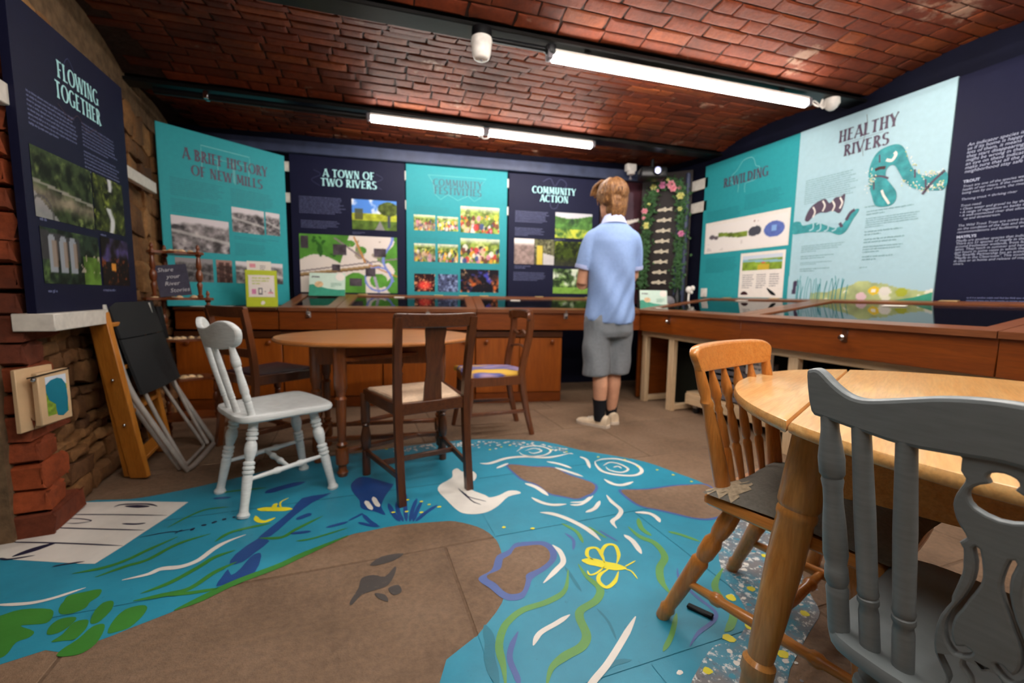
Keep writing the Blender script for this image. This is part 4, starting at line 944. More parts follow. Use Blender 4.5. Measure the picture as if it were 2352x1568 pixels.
P.text([(.07, .305, .455, .365), (.07, .545, .44, .575), (.07, .78, .455, .81)], 'ink_small_teal')
for kk, b, sd in (('street', (.07, .375, .275, .495), 3), ('crowd', (.295, .38, .5, .49), 8), ('crowd', (.525, .29, .92, .495), 12), ('street', (.07, .595, .275, .735), 15), ('crowd', (.3, .595, .5, .735), 19), ('crowd', (.525, .54, .925, .735), 23), ('red', (.07, .83, .27, .97), 4), ('blueshow', (.3, .83, .5, .97), 6), ('night', (.525, .785, .92, .97), 9)): P.pic(kk, *b, sd)
P.line('line_art', [(.21, .07), (.78, .07), (.72, .13), (.72, .22), (.66, .25), (.6, .21), (.5, .25), (.4, .21), (.33, .25), (.27, .21), (.26, .13), (.21, .07)], .0022, 'line_art', 0)
P = Panel('navy panel headed COMMUNITY ACTION, left of the person', bwp(1.487, .936), bd, .985, 1.225, 'navy')
P.title([('COMMUNITY', .25, .72, .09, .145), ('ACTION', .335, .64, .155, .21)], 'ink_pale')
P.text([(.07, .29, .44, .385), (.07, .425, .39, .495), (.06, .79, .41, .865), (.5, .505, .62, .525), (.07, .735, .25, .765)], 'ink_text_navy')
for kk, b, sd in (('hills', (.505, .29, .92, .50), 3), ('track', (.065, .52, .28, .73), 5), ('work', (.285, .52, .5, .73), 7), ('pond', (.505, .53, .92, .735), 9), ('tree', (.495, .76, .92, .97), 11)): P.pic(kk, *b, sd)
P.line('line_art', [(.36, .05), (.44, .02), (.49, .08), (.55, .02), (.62, .06), (.55, .14), (.52, .25), (.45, .25), (.44, .14)], .005, 'line_navy')
P = Panel('dark maroon picture panel behind the person', bwp(2.48, .90), bd, .50, 1.30, 'maroon', cat='panel')
P.pic('maroon', .08, .04, .9, .9, 5, 'print')
obj('frame_edge', MB().box((.475, .65, .002), (.05, 1.3, .012), ch=.002), 'maroon', P.o)
# right wall
R3 = (0, -1, 0)
P = Panel('teal panel headed REWILDING with two white charts', (3.268, 3.51, .952), R3, .965, 1.272, 'teal')
P.title([('REWILDING', .25, .73, .135, .2)], 'ink_dark')
P.text([(.51, .285, .90, .39), (.06, .345, .47, .435), (.08, .70, .47, .81)], 'ink_small_teal')
P.shape('white_chart', [(.05, .435), (.97, .435), (.97, .665), (.05, .665)], 'paper', 0); P.pic('chart', .08, .46, .95, .65, 3, 'chart_print')
P.shape('white_chart', [(.505, .69), (.955, .69), (.955, .995), (.505, .995)], 'paper', 0); P.pic('scape', .53, .71, .93, .81, 5, 'chart_print'); P.text([(.54, .83, .66, .93), (.69, .83, .79, .93), (.82, .83, .91, .92)], 'plastic_grey', .018)
P.shape('beetle', [(.53, .975), (.55, .955), (.585, .955), (.61, .975)], 'maroon', 3); P.shape('beetle', [(.8, .93), (.84, .945), (.88, .965), (.89, .98), (.85, .975), (.82, .955)], 'plastic_black', 3)
P.line('line_art', [(.42, .26), (.42, .2), (.36, .19), (.33, .14), (.4, .1), (.46, .05), (.56, .05), (.6, .11), (.64, .13), (.6, .2), (.5, .21), (.5, .27)], .004, 'line_art')
P = Panel('large pale blue panel headed HEALTHY RIVERS', (3.268, 2.545, .952), R3, .935, 1.275, 'ice', .03, .016)
P.title([('HEALTHY', .32, .70, .07, .135), ('RIVERS', .365, .655, .155, .215)], 'ink_dark')
P.text([(.08, .29, .48, .435), (.09, .675, .43, .72), (.09, .735, .37, .76), (.09, .775, .36, .795), (.09, .81, .35, .835), (.545, .50, .72, .515), (.56, .525, .88, .555), (.56, .565, .88, .62), (.56, .63, .8, .66), (.56, .67, .83, .70), (.56, .71, .82, .75), (.56, .76, .78, .79), (.55, .82, .66, .83)], 'ink_text_ice')
P.line('line_art', [(.5, .03), (.51, .1), (.49, .17), (.5, .24)], .003, 'plastic_grey'); P.line('line_art', [(.36, .145), (.62, .145)], .002, 'plastic_grey', 0)
P.shape('river_print', [(0, .535), (.06, .535), (.09, .56), (.2, .555), (.27, .575), (.35, .60), (.40, .585), (.44, .545), (.48, .515), (.51, .52), (.47, .57), (.43, .625), (.38, .64), (.3, .615), (.22, .61), (.15, .605), (.08, .605), (0, .60)], 'river_print', 4)
P.shape('otter_print', [(.10, .525), (.13, .47), (.18, .44), (.25, .425), (.29, .455), (.33, .43), (.37, .43), (.40, .42), (.395, .48), (.37, .52), (.32, .50), (.27, .505), (.22, .50), (.17, .515), (.13, .54)], 'ink_dark', 4)
for q in ((.16, .49), (.235, .465), (.31, .475), (.365, .465)): P.line('otter_print', [(q[0], q[1] - .03), (q[0] + .02, q[1]), (q[0] + .005, q[1] + .03)], .012, 'plastic_white')
for q in ((.14, .575), (.2, .585), (.26, .59), (.32, .595)): P.line('river_print', [(q[0], q[1] - .02), (q[0] + .03, q[1] - .025), (q[0] + .035, q[1] + .01), (q[0] + .005, q[1] + .02)], .01, 'ice')
P.line('otter_print', [(.425, .565), (.45, .53), (.48, .515)], .02, 'ink_dark'); P.line('otter_print', [(.38, .575), (.4, .60)], .02, 'ink_dark')
P.shape('meander_print', [(.62, 0.515), (.585, 0.458), (.56, 0.401), (.55, 0.334), (.565, 0.277), (.6, 0.239), (.66, 0.225), (.72, 0.230), (.76, 0.263), (.785, 0.315), (.82, 0.367), (.87, 0.405), (.93, 0.415), (1.0, 0.415), (1.0, 0.486), (.92, 0.482), (.84, 0.463), (.78, 0.420), (.74, 0.367), (.71, 0.330), (.68, 0.325), (.66, 0.344), (.665, 0.382), (.70, 0.420), (.735, 0.463), (.735, 0.505), (.7, 0.524)], 'river_print', 4)
P.line('meander_print', [(.645, 0.439), (.66, 0.467), (.68, 0.491), (.70, 0.515)], .014, 'plastic_white'); P.line('meander_print', [(.655, 0.291), (.69, 0.301), (.71, 0.277), (.70, 0.263)], .018, 'plastic_white')
P.line('meander_print', [(.59, 0.330), (.62, 0.325), (.655, 0.330)], .02, 'maroon'); P.line('meander_print', [(.585, 0.363), (.63, 0.367), (.68, 0.386)], .012, 'ink_dark'); P.line('meander_print', [(.885, 0.496), (.93, 0.448), (.99, 0.405)], .014, 'ink_dark')
for q in ((.61, 0.277), (.59, 0.410), (.895, 0.448), (.83, 0.391)): P.line('meander_print', [(q[0], q[1] - .02), (q[0] + .005, q[1] + .02)], .009, 'ink_dark')
rr = random.Random(4); mbw = MB(); mby = MB()
for i in range(170):
    t = rr.random() * 2.2; px_, py_ = (.545 + .03 * math.sin(t * 3), .42 - .1 * t) if t < 1 and rr.random() < .5 else ((.76 + .11 * t, .25 + .16 * min(t, 1)) if rr.random() < .5 else (.76 + .11 * t, .41 + .05 * min(t, 1.2)))
    px_ += rr.gauss(0, .01); py_ += rr.gauss(0, .008)
    if px_ < .99: (mbw if i % 3 else mby).flat([(px_ * P.W + .004 * math.cos(a), (1 - py_) * P.H + .004 * math.sin(a)) for a in (0, 1.2, 2.5, 3.8, 5)], P.z() + .001 if i == 0 else .004)
for mb_, m_ in ((mbw, 'paper'), (mby, 'yellow')): obj('bank_flowers_print', mb_, m_, P.o, False)['kind'] = 'stuff'
P.pic('meadow', 0, .86, 1, 1.0, 3, 'meadow_print')
for i in range(26):
    a = .08 + .4 * rr.random(); b = rr.uniform(.86, .93); P.line('reed_print', [(a, 1.0), (a + .004, (1 + b) / 2), (a + rr.uniform(-.012, .02), b)], .004, 'teal' if i % 3 else 'ink_small_teal', 2)
P.shape('meadow_print', [(.79, 1.0), (.9, .985), (1, .96), (1, 1.0)], 'card_teal', 0)
P = Panel('navy panel of white text about trout and mayflys, at the right edge', (3.268, 1.604, .94), R3, 1.0, 1.28, 'navy', .03, .014)
def ptext(P, txt, x, z, size, m, shear=.22, weight=0, lead=1.0, name='text_lettering'):
    me = text_mesh(txt, size, shear, weight, 'LEFT', 1.0, lead); o = obj(name, me, m, P.o, False); o.location = (x, z - .94, .0012 + .0001 * P.k); P.k += 1; return o
ptext(P, "An indicator species is a plant or animal that tells\nus if its home is happy and healthy. If there are\nlots of them, it means their habitat is good. If\nthey start disappearing, it's a clue something\nmight be wrong in their environment. By keeping\nan eye on these indicator species, we can\nmake sure that all the plants and animals in the\nneighborhood stay safe and sound.", .073, 1.818, .0245, 'ink_white', .22, 0, .85)
ptext(P, 'TROUT', .073, 1.618, .021, 'ink_white', 0, .0008)
ptext(P, 'Trout are one of the species we can watch to see the\nhealth of our rivers. If the needs of the brown trout are\nbeing met by our rivers, the rivers are in good shape.', .073, 1.593, .0185, 'ink_white', .2, 0, .98)
ptext(P, 'Thriving trout = thriving river', .073, 1.521, .0185, 'ink_white', .2)
ptext(P, 'Trout need:', .073, 1.486, .0185, 'ink_white', .2)
ptext(P, '\u2022 Clean water and gravel to lay their eggs\n\u2022 A range of vegetation on banks to provide shade\n\u2022 A well-connected river that allows migration\n    up and downstream', .073, 1.467, .0185, 'ink_white', .2, 0, .98)
ptext(P, 'The Wild Trout Trust are active in New Mills. They report\non the condition of the Sett and the Goyt rivers, making\nrecommendations and facilitating workshops for primary', .073, 1.375, .0185, 'ink_white', .2, 0, .98)
ptext(P, 'MAYFLYS', .073, 1.310, .021, 'ink_white', 0, .0008)
ptext(P, 'Mayfly are another species that indicate the health of\nThere are 51 species of mayfly in the UK. They are common\naround freshwater wetlands, from fast flowing rivers to\nlakes. They hatch in summer and have very short lives,\njust hours in some cases in which they display and breed.\nThe Riverfly Partnership has an activity available online\n"Mayfly in the Classroom". This involves the catching,\nin class or at home and release of mayflies into local\nrivers.', .073, 1.290, .0185, 'ink_white', .2, 0, .88)
P.text([(.15, .965, .6, .99)], 'ink_text_navy')
# white battens and brackets that carry the panels
def batten(label, c, d, rz=0, grp='white wooden battens that carry the panels'):
    o = obj('batten', MB().box((0, 0, 0), d, ch=.003), 'batten'); o.location = c; o.rotation_euler = (0, 0, rz); tag(o, label, 'batten', grp); return o
batten('white wooden shelf bracket under the navy panel on the stone wall', (-1.125, 2.33, .822), (.12, .44, .066), rad(3))
batten('white batten behind the navy panel, running to the teal corner panel', (-1.20, 2.95, 1.62), (.035, 1.35, .07), rad(3))
batten('white batten end left of the navy panel on the brick pier', (-1.14, 2.06, 1.62), (.05, .12, .075), rad(3))
for x, s in ((-.53, 'between the teal corner panel and the navy map panel'), (.49, 'between the map panel and the festivities panel'), (1.476, 'between the festivities panel and the action panel')):
    for z in (2.06, 1.79):
        p = bwp(x, z); batten('white batten end showing %s, %s' % (s, 'upper' if z > 1.9 else 'lower'), (p[0], p[1] + .022, z), (.12, .03, .085), BW)
for z in (2.07, 1.85): batten('white batten left of the rewilding panel, %s' % ('upper one' if z > 2 else 'lower one'), (3.283, 3.62, z), (.03, .3, .10))

# ================================================================== DISPLAY CASES AND CUPBOARDS
def case_unit(label, group, L, D, loc, rz, zf=.83, zb=.935, fl=.075, fr=.075, ff=.06, knobs=(), hinges=(.25, .75), cards=(), end_left=False):
    """sloping glazed lid on a shallow box; local x along the front, y towards the wall"""
    o = thing('display_case', label, 'display case', loc, rz, group)
    sl = (zb - zf) / D
    def q(x, y, dz=0): return V((x, y, zf + sl * y + dz))
    def slab(x0, x1, y0, y1, t0, t1):
        m = MB(); m.add([q(x, y, t) for t in (t0, t1) for x, y in ((x0, y0), (x1, y0), (x1, y1), (x0, y1))], [(3, 2, 1, 0), (4, 5, 6, 7), (0, 1, 5, 4), (1, 2, 6, 5), (2, 3, 7, 6), (3, 0, 4, 7)]); return m
    g = .0015
    obj('front_rail', slab(g, L - g, -.018, ff, -.028, 0), 'lid', o, False); obj('back_rail', slab(g, L - g, D - .07, D, -.028, 0), 'lid', o, False)
    obj('side_rail', slab(g, fl, ff, D - .07, -.028, 0), 'lid', o, False); obj('side_rail', slab(L - fr, L - g, ff, D - .07, -.028, 0), 'lid', o, False)
    obj('glass_pane', slab(fl, L - fr, ff, D - .07, -.014, -.009), 'glass', o, False)
    obj('front_board', MB().box((L / 2, .011, (zf - .028 + .65) / 2), (L - g, .022, zf - .028 - .65), ch=.002), 'teak', o)
    obj('tray', MB().box((L / 2, D / 2, .70), (L - .01, D - .03, .015)), 'interior', o)
    obj('back_board', MB().box((L / 2, D - .01, .78), (L - .004, .018, .25)), 'interior', o)
    for s in (0, 1):
        m = MB(); x = .006 + s * (L - .012); m.add([(x + a, y, z) for a in (-.004, .004) for y, z in ((.024, .65), (D - .02, .65), (D - .02, zb - .032), (.024, zf - .030))], [(0, 1, 2, 3), (7, 6, 5, 4), (0, 4, 5, 1), (1, 5, 6, 2), (2, 6, 7, 3), (3, 7, 4, 0)]); obj('end_board', m, 'teak', o, False)
    for t in hinges:
        h = obj('hinge', MB().box((0, 0, .002), (.085, .032, .004), ch=.001), 'brass', o); h.location = q(L * t, D - .012, .001); h.rotation_euler = (math.atan(sl), 0, 0)
    for x, kind in knobs:
        if kind == 'lock':
            k_ = obj('hasp', MB().box((x, -.004, .775), (.035, .008, .055), ch=.002).box((x, -.012, .80), (.02, .012, .05), ch=.002), 'alu', o); obj('padlock', MB().box((x, -.02, .762), (.026, .014, .024), ch=.003).tube([(x - .008, -.02, .774), (x - .008, -.02, .79), (x + .008, -.02, .79), (x + .008, -.02, .774)], .0025, 6), 'chrome', k_)
        else:
            k_ = obj('escutcheon', MB().box((x, -.002, .765), (.03, .005, .07), ch=.002), 'dark', o); obj('knob', MB().lathe((x, -.002, .755), (x, -.04, .755), [(0, .006), (.45, .006), (.5, .013), (.75, .016), (1, .009)], 14), 'chrome', k_)
    for x, y, w_ in cards:
        c = obj('label_card', MB().box((0, 0, 0), (w_, .03, .002)), 'paper'); c.parent = o; c.location = q(x, y, -.004); c.rotation_euler = (math.atan(sl), 0, 0)
    return o
BRZ = math.atan2(3.30 - 3.851, 2.45 + .555); bx, by = math.cos(BRZ), math.sin(BRZ)
def bl(x, y=0): return (-.555 + bx * x - by * y, 3.851 + by * x + bx * y, 0)
GB = 'glazed display cases along the back wall'
case_unit('narrow glazed display case at the left end of the back wall row', GB, .43, .58, bl(0), BRZ, knobs=((.22, 'lock'),), hinges=(.8,))
case_unit('glazed display case under the town map and festivities panels', GB, 1.125, .58, bl(.432), BRZ, knobs=((.72, 'lock'),), hinges=(.1, .72, .93), cards=((.45, .48, .09),))
case_unit('glazed display case under the community action panel, behind the person', GB, 1.49, .58, bl(1.559), BRZ, knobs=((.78, 'lock'),), hinges=(.08, .45, .8), cards=((.40, .40, .09),))
GR = 'glazed display cases along the right wall'
def rl(x, y=0): return (2.43 + y - .01 * x, 3.36 - x, 0)
case_unit('glazed display case under the rewilding panel, far end of the right wall', GR, 1.16, .82, rl(0), rad(-90.5), .838, .952, .09, .09, .07, ((.45, 'knob'),), (.2, .62), ((.5, .70, .11), (.1, .14, .12)))
case_unit('glazed display case under the healthy rivers panel', GR, 1.24, .82, rl(1.162), rad(-90.5), .838, .952, .07, .07, .07, ((.66, 'knob'),), (.55, .9), ((.52, .62, .12),))
case_unit('glazed display case at the near end of the right wall, cut by the photo edge', GR, 1.25, .82, rl(2.404), rad(-90.5), .838, .952, .16, .09, .07, ((.6, 'knob'),), (.1, .7))
# cupboards below the back cases
for i in range(4):
    x0 = -.82 + .775 * i + .775 * (i == -1); W_ = .77
    lab = ['leftmost orange-brown cupboard, behind the brown chair in the corner', 'orange-brown cupboard behind the drop-leaf table, left of its seam', 'orange-brown cupboard behind the striped-seat chair', 'orange-brown cupboard behind the legs of the person'][i]
    o = thing('cupboard', lab, 'cupboard', bl(x0 + .05, .03), BRZ, 'wooden cupboards below the back display cases')
    W2 = W_ + (.0)
    obj('carcass', MB().box((W2 / 2, .29, .36), (W2, .50, .54)), 'teak', o); obj('plinth', MB().box((W2 / 2, .05, .045), (W2, .06, .09), ch=.003), 'teak', o)
    obj('top_rail', MB().box((W2 / 2, .02, .61), (W2, .03, .05), ch=.002), 'dark_rail', o)
    for s in (0, 1):
        d = obj('door', MB().box((W2 * (.25 + .5 * s), .022, .335), (W2 / 2 - .006, .022, .48), ch=.003), 'teak_door', o)
        obj('knob', MB().lathe((W2 * (.12 + .76 * s), .012, .545), (W2 * (.12 + .76 * s), -.022, .545), [(0, .008), (.4, .008), (.55, .018), (.85, .018), (1, .01)], 12), 'teak', d)
o = thing('counter', 'plain brown wooden counter in the left corner, under the green box', 'counter', bl(-.74), BRZ)
obj('counter_top', MB().box((.365, .28, .813), (.73, .60, .026), ch=.004), 'dark_rail', o); obj('front_board', MB().box((.365, .02, .725), (.73, .024, .145), ch=.002), 'teak', o); obj('end_board', MB().box((.01, .3, .727), (.02, .52, .145)), 'teak', o)
o = thing('counter', 'low corner counter between the two rows of cases', 'counter', (2.45, 3.42, 0), BRZ)
obj('counter_top', MB().prism([(.03, .03), (.70, .08), (.66, .40), (.40, .58), (.05, .60)], .80, .825), 'lid', o, False); obj('front_board', MB().box((.20, .0, .40), (.30, .024, .78)), 'teak', o)
# pale timber stand under the right cases
o = thing('timber_stand', 'raw pale timber stand carrying the right wall cases', 'stand', (2.47, 3.33, 0), rad(-90.5))
for x in (.045, .40, 1.48, 2.55): 
    obj('post', MB().bar((x, .03, 0), (x, .03, .60), .062, .045), 'pale', o); obj('post', MB().bar((x, .72, 0), (x, .72, .60), .062, .045), 'pale', o)
    obj('foot_rail', MB().bar((x, .055, .03), (x, .70, .03), .045, .045), 'pale_x', o)
obj('top_rail', MB().bar((0, .03, .625), (3.5, .03, .625), .045, .05), 'pale_x', o); obj('top_rail', MB().bar((0, .72, .625), (3.5, .72, .625), .045, .05), 'pale_x', o)
obj('skirt_rail', MB().bar((1.52, .06, .16), (3.6, .06, .12), .10, .022, side=(0, 0, 1)), 'pale_x', o)
o = thing('storage_trolley', 'pale timber trolley on castors under the right wall cases', 'trolley', (2.60, 2.86, 0), rad(-86))
obj('side_rail', MB().box((.50, 0, .115), (1.0, .03, .085), ch=.003), 'pale_x', o); obj('side_rail', MB().box((.50, .5, .115), (1.0, .03, .085), ch=.003), 'pale_x', o); obj('deck', MB().box((.5, .25, .165), (1.0, .50, .015)), 'pale_x', o)
for x in (.08, .92):
    for y in (.03, .47):
        c = obj('castor', MB().box((x, y, .06), (.04, .03, .03)), 'alu', o); obj('wheel', MB().lathe((x, y - .012, .028), (x, y + .012, .028), [(0, .022), (.15, .028), (.85, .028), (1, .022)], 14), 'plastic_black', c)
o = thing('slatted_crate', 'grey slatted crate standing on the pale trolley', 'crate', (2.62, 2.62, .173), rad(-86))
for i in range(7): obj('slat', MB().box((.26, -.01, .03 + .048 * i), (.52, .012, .032), ch=.002), 'plastic_grey', o)
for x in (.015, .26, .505): obj('upright', MB().box((x, .005, .17), (.03, .02, .34)), 'plastic_grey', o)
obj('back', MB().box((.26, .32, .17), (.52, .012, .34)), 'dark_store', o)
o = thing('notice_sheet', 'white notice sheet propped on the grey slatted crate', 'sheet', (2.605, 2.30, .42), rad(-86))
obj('sheet', MB().box((.1, 0, .10), (.20, .003, .2)), 'paper', o); mb = MB(); word_lines(mb, .02, .19, .16, 5, .03, 0, 3); s_ = obj('small_print', mb, 'plastic_grey', o, False); s_.rotation_euler = (rad(90), 0, 0); s_.location = (0, -.003, 0); s_['kind'] = 'stuff'
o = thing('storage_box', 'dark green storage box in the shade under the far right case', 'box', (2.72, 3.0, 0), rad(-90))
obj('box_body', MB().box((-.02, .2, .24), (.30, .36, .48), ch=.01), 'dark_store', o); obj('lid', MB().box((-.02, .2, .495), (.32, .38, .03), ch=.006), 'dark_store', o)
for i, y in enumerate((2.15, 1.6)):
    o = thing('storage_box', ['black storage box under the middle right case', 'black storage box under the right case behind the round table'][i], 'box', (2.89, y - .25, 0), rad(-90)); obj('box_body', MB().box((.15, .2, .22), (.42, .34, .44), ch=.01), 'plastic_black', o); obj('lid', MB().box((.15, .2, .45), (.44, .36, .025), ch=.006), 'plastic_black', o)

# ================================================================== THINGS ON THE COUNTERS
o = thing('leaflet_box', 'lime green card box with a white label on the left counter', 'box', bl(-.27, .10)[:2] + (.827,), BRZ + rad(20))
obj('front_panel', MB().box((.11, -.002, .145), (.22, .004, .29)), 'green_box', o); obj('side_panel', MB().box((-.001, .05, .145), (.003, .10, .29)), 'green_side', o); obj('side_panel', MB().box((.221, .05, .145), (.003, .10, .29)), 'green_side', o); obj('back_panel', MB().box((.11, .10, .145), (.22, .004, .29)), 'green_box', o); obj('base', MB().box((.11, .05, .003), (.22, .1, .004)), 'green_box', o)
m = MB(); m.flat(smooth2([(.02, .09), (.03, .08), (.19, .08), (.2, .09), (.2, .235), (.19, .25), (.03, .25), (.02, .235)], 3), 0); l_ = obj('label', m, 'paper', o, False); l_.rotation_euler = (rad(90), 0, 0); l_.location = (0, -.0055, 0)
mb = MB(); word_lines(mb, .045, .245, .13, 3, .022, 0, 5); q = obj('small_print', mb, 'green_box', l_, False); q.location = (0, 0, .0006); q['kind'] = 'stuff'
for c, p in (('pink', [(.04, .10), (.07, .10), (.07, .14), (.04, .14)]), ('plastic_grey', [(.085, .095), (.115, .095), (.115, .15), (.085, .15)]), ('paper', [(.092, .108), (.108, .108), (.108, .14), (.092, .14)]), ('plastic_grey', [(.128, .118), (.138, .118), (.138, .124), (.128, .124)]), ('rose', [(.15, .105), (.195, .105), (.185, .118), (.16, .118)]), ('plastic_grey', [(.166, .12), (.178, .12), (.172, .15)])): q = obj('label_picture', MB().flat(p, .0009 + (c == 'paper') * .0005), c, l_, False)
m = MB().flat(smooth2([(.10, .02), (.115, .015), (.13, .03), (.12, .045), (.105, .04)], 3), .0006); q = obj('emblem', m, 'paper', o, False); q.rotation_euler = (rad(90), 0, 0); q.location = (0, -.0052, 0)
o = thing('leaflet', 'white folded leaflet standing up inside the lime green box', 'leaflet', bl(-.275, .15)[:2] + (.84,), BRZ + rad(20))
obj('page', MB().box((.085, .0, .175), (.17, .003, .35)), 'paper', o); mb = MB(); word_lines(mb, .09, .325, .05, 3, .014, 0, 9); q = obj('small_print', mb, 'plastic_grey', o, False); q.rotation_euler = (rad(90), 0, 0); q.location = (0, -.004, 0); q['kind'] = 'stuff'
q = obj('printed_patch', MB().flat([(.02, .30), (.06, .30), (.06, .33), (.02, .33)], 0), 'rose', o, False); q.rotation_euler = (rad(90), 0, 0); q.location = (0, -.004, 0)
o = obj('paper_sheet', MB().box((0, 0, 0), (.26, .19, .002)), 'paper'); o.location = bl(-.52, .12)[:2] + (.8275,); o.rotation_euler = (0, 0, BRZ + .2); tag(o, 'white paper sheet lying flat on the left counter', 'paper')
def info_card(label, loc, rz, w_, h_):
    o = thing('info_card', label, 'card', loc, rz)
    obj('card', MB().add([(0, 0, 0), (w_, 0, 0), (w_, .05, h_), (0, .05, h_), (0, .004, 0), (w_, .004, 0), (w_, .054, h_), (0, .054, h_)], [(0, 1, 2, 3), (7, 6, 5, 4), (0, 3, 7, 4), (1, 5, 6, 2), (3, 2, 6, 7), (0, 4, 5, 1)]), 'card_mint', o, False)
    M2 = Matrix(((1, 0, 0, 0), (0, .05 / h_, -1, -.001), (0, 1, .05 / h_, 0), (0, 0, 0, 1)))
    def pr(nm, poly, m, z, sm=0): q = obj(nm, MB().flat(smooth2(poly, sm) if sm else poly, z), m, o, False); q.data.transform(M2); return q
    pr('wave_print', [(0, 0), (w_, 0), (w_, h_ * .28), (w_ * .8, h_ * .27), (w_ * .5, h_ * .32), (w_ * .25, h_ * .42), (w_ * .1, h_ * .5), (0, h_ * .47)], 'card_teal', .0006)
    pr('shell_print', ell(w_ * .27, h_ * .5, w_ * .12, h_ * .13), 'shell', .001); pr('round_sticker', ell(w_ * .86, h_ * .83, w_ * .13, h_ * .17), 'paper', .001)
    mb = MB(); word_lines(mb, w_ * .07, h_ * .93, w_ * .5, 1, h_ * .13, .001, 4); q = obj('small_print', mb, 'ink_dark', o, False); q.data.transform(M2); q['kind'] = 'stuff'
    mb = MB(); word_lines(mb, w_ * .6, h_ * .6, w_ * .3, 3, h_ * .07, .001, 6); q = obj('small_print', mb, 'card_teal', o, False); q.data.transform(M2); q['kind'] = 'stuff'
    obj('foot', MB().box((w_ / 2, .05, .004), (w_ * .6, .08, .006)), 'plastic_white', o); return o
info_card('mint green information card with teal waves at the left end of the back cases', bl(.10, .46)[:2] + (.918,), BRZ + rad(2), .305, .205)
info_card('pale information card with teal waves in the corner right of the person', (2.66, 3.62, .826), BRZ - rad(10), .27, .19)

# ================================================================== FURNITURE
def rot2(p, a): return (p[0] * math.cos(a) - p[1] * math.sin(a), p[0] * math.sin(a) + p[1] * math.cos(a))
TURN = [(0, .8), (.02, 1.0), (.05, 1.0), (.07, .75), (.12, .8), (.30, 1.0), (.42, 1.12), (.47, 1.15), (.49, .85), (.52, 1.12), (.55, 1.12), (.57, .82), (.60, 1.1), (.63, 1.1), (.66, .85), (.72, 1.1), (.78, 1.2), (.84, 1.1), (.88, .9), (.90, 1.05), (.93, 1.05), (.95, .85), (1, .9)]
def turned(a, b, r, prof=TURN, n=14): return MB().lathe(a, b, [(t, k * r) for t, k in prof], n)
POST = [(0, .9), (.14, .95), (.17, 1.1), (.19, .8), (.215, 1.15), (.24, .8), (.27, 1.0), (.32, 1.1), (.48, .95), (.62, .75), (.655, .8), (.665, 1.05), (.685, 1.05), (.70, .85), (.74, 1.05), (.80, 1.15), (.88, .95), (1, .7)]
VASE = [(0, .95), (.16, .95), (.20, 1.0), (.215, .85), (.24, 1.05), (.30, 1.0), (.31, .9), (.36, 1.1), (.50, 1.0), (.60, .85), (.66, .85), (.70, .98), (.715, .9), (.73, 1.1), (.80, 1.15), (.92, .8), (1, .75)]
RODS = [(0, .95), (.17, .95), (.20, .82), (.215, 1.02), (.235, 1.0), (.24, .85), (.255, 1.03), (.275, .95), (.6, 1.0), (.9, .9), (1, .88)]
TURN2 = [(0, 1.1), (.025, 1.2), (.055, .85), (.12, .8), (.40, 1.0), (.43, .85), (.445, 1.1), (.465, 1.1), (.475, .82), (.49, 1.12), (.51, 1.12), (.52, .82), (.535, 1.1), (.555, 1.1), (.57, .72), (.60, .9), (.68, 1.22), (.74, 1.12), (.78, .75), (.79, 1.1), (.81, 1.1), (.82, .8), (.835, 1.15), (.86, 1.15), (.87, .82), (.885, 1.05), (.9, .9), (1, .95)]
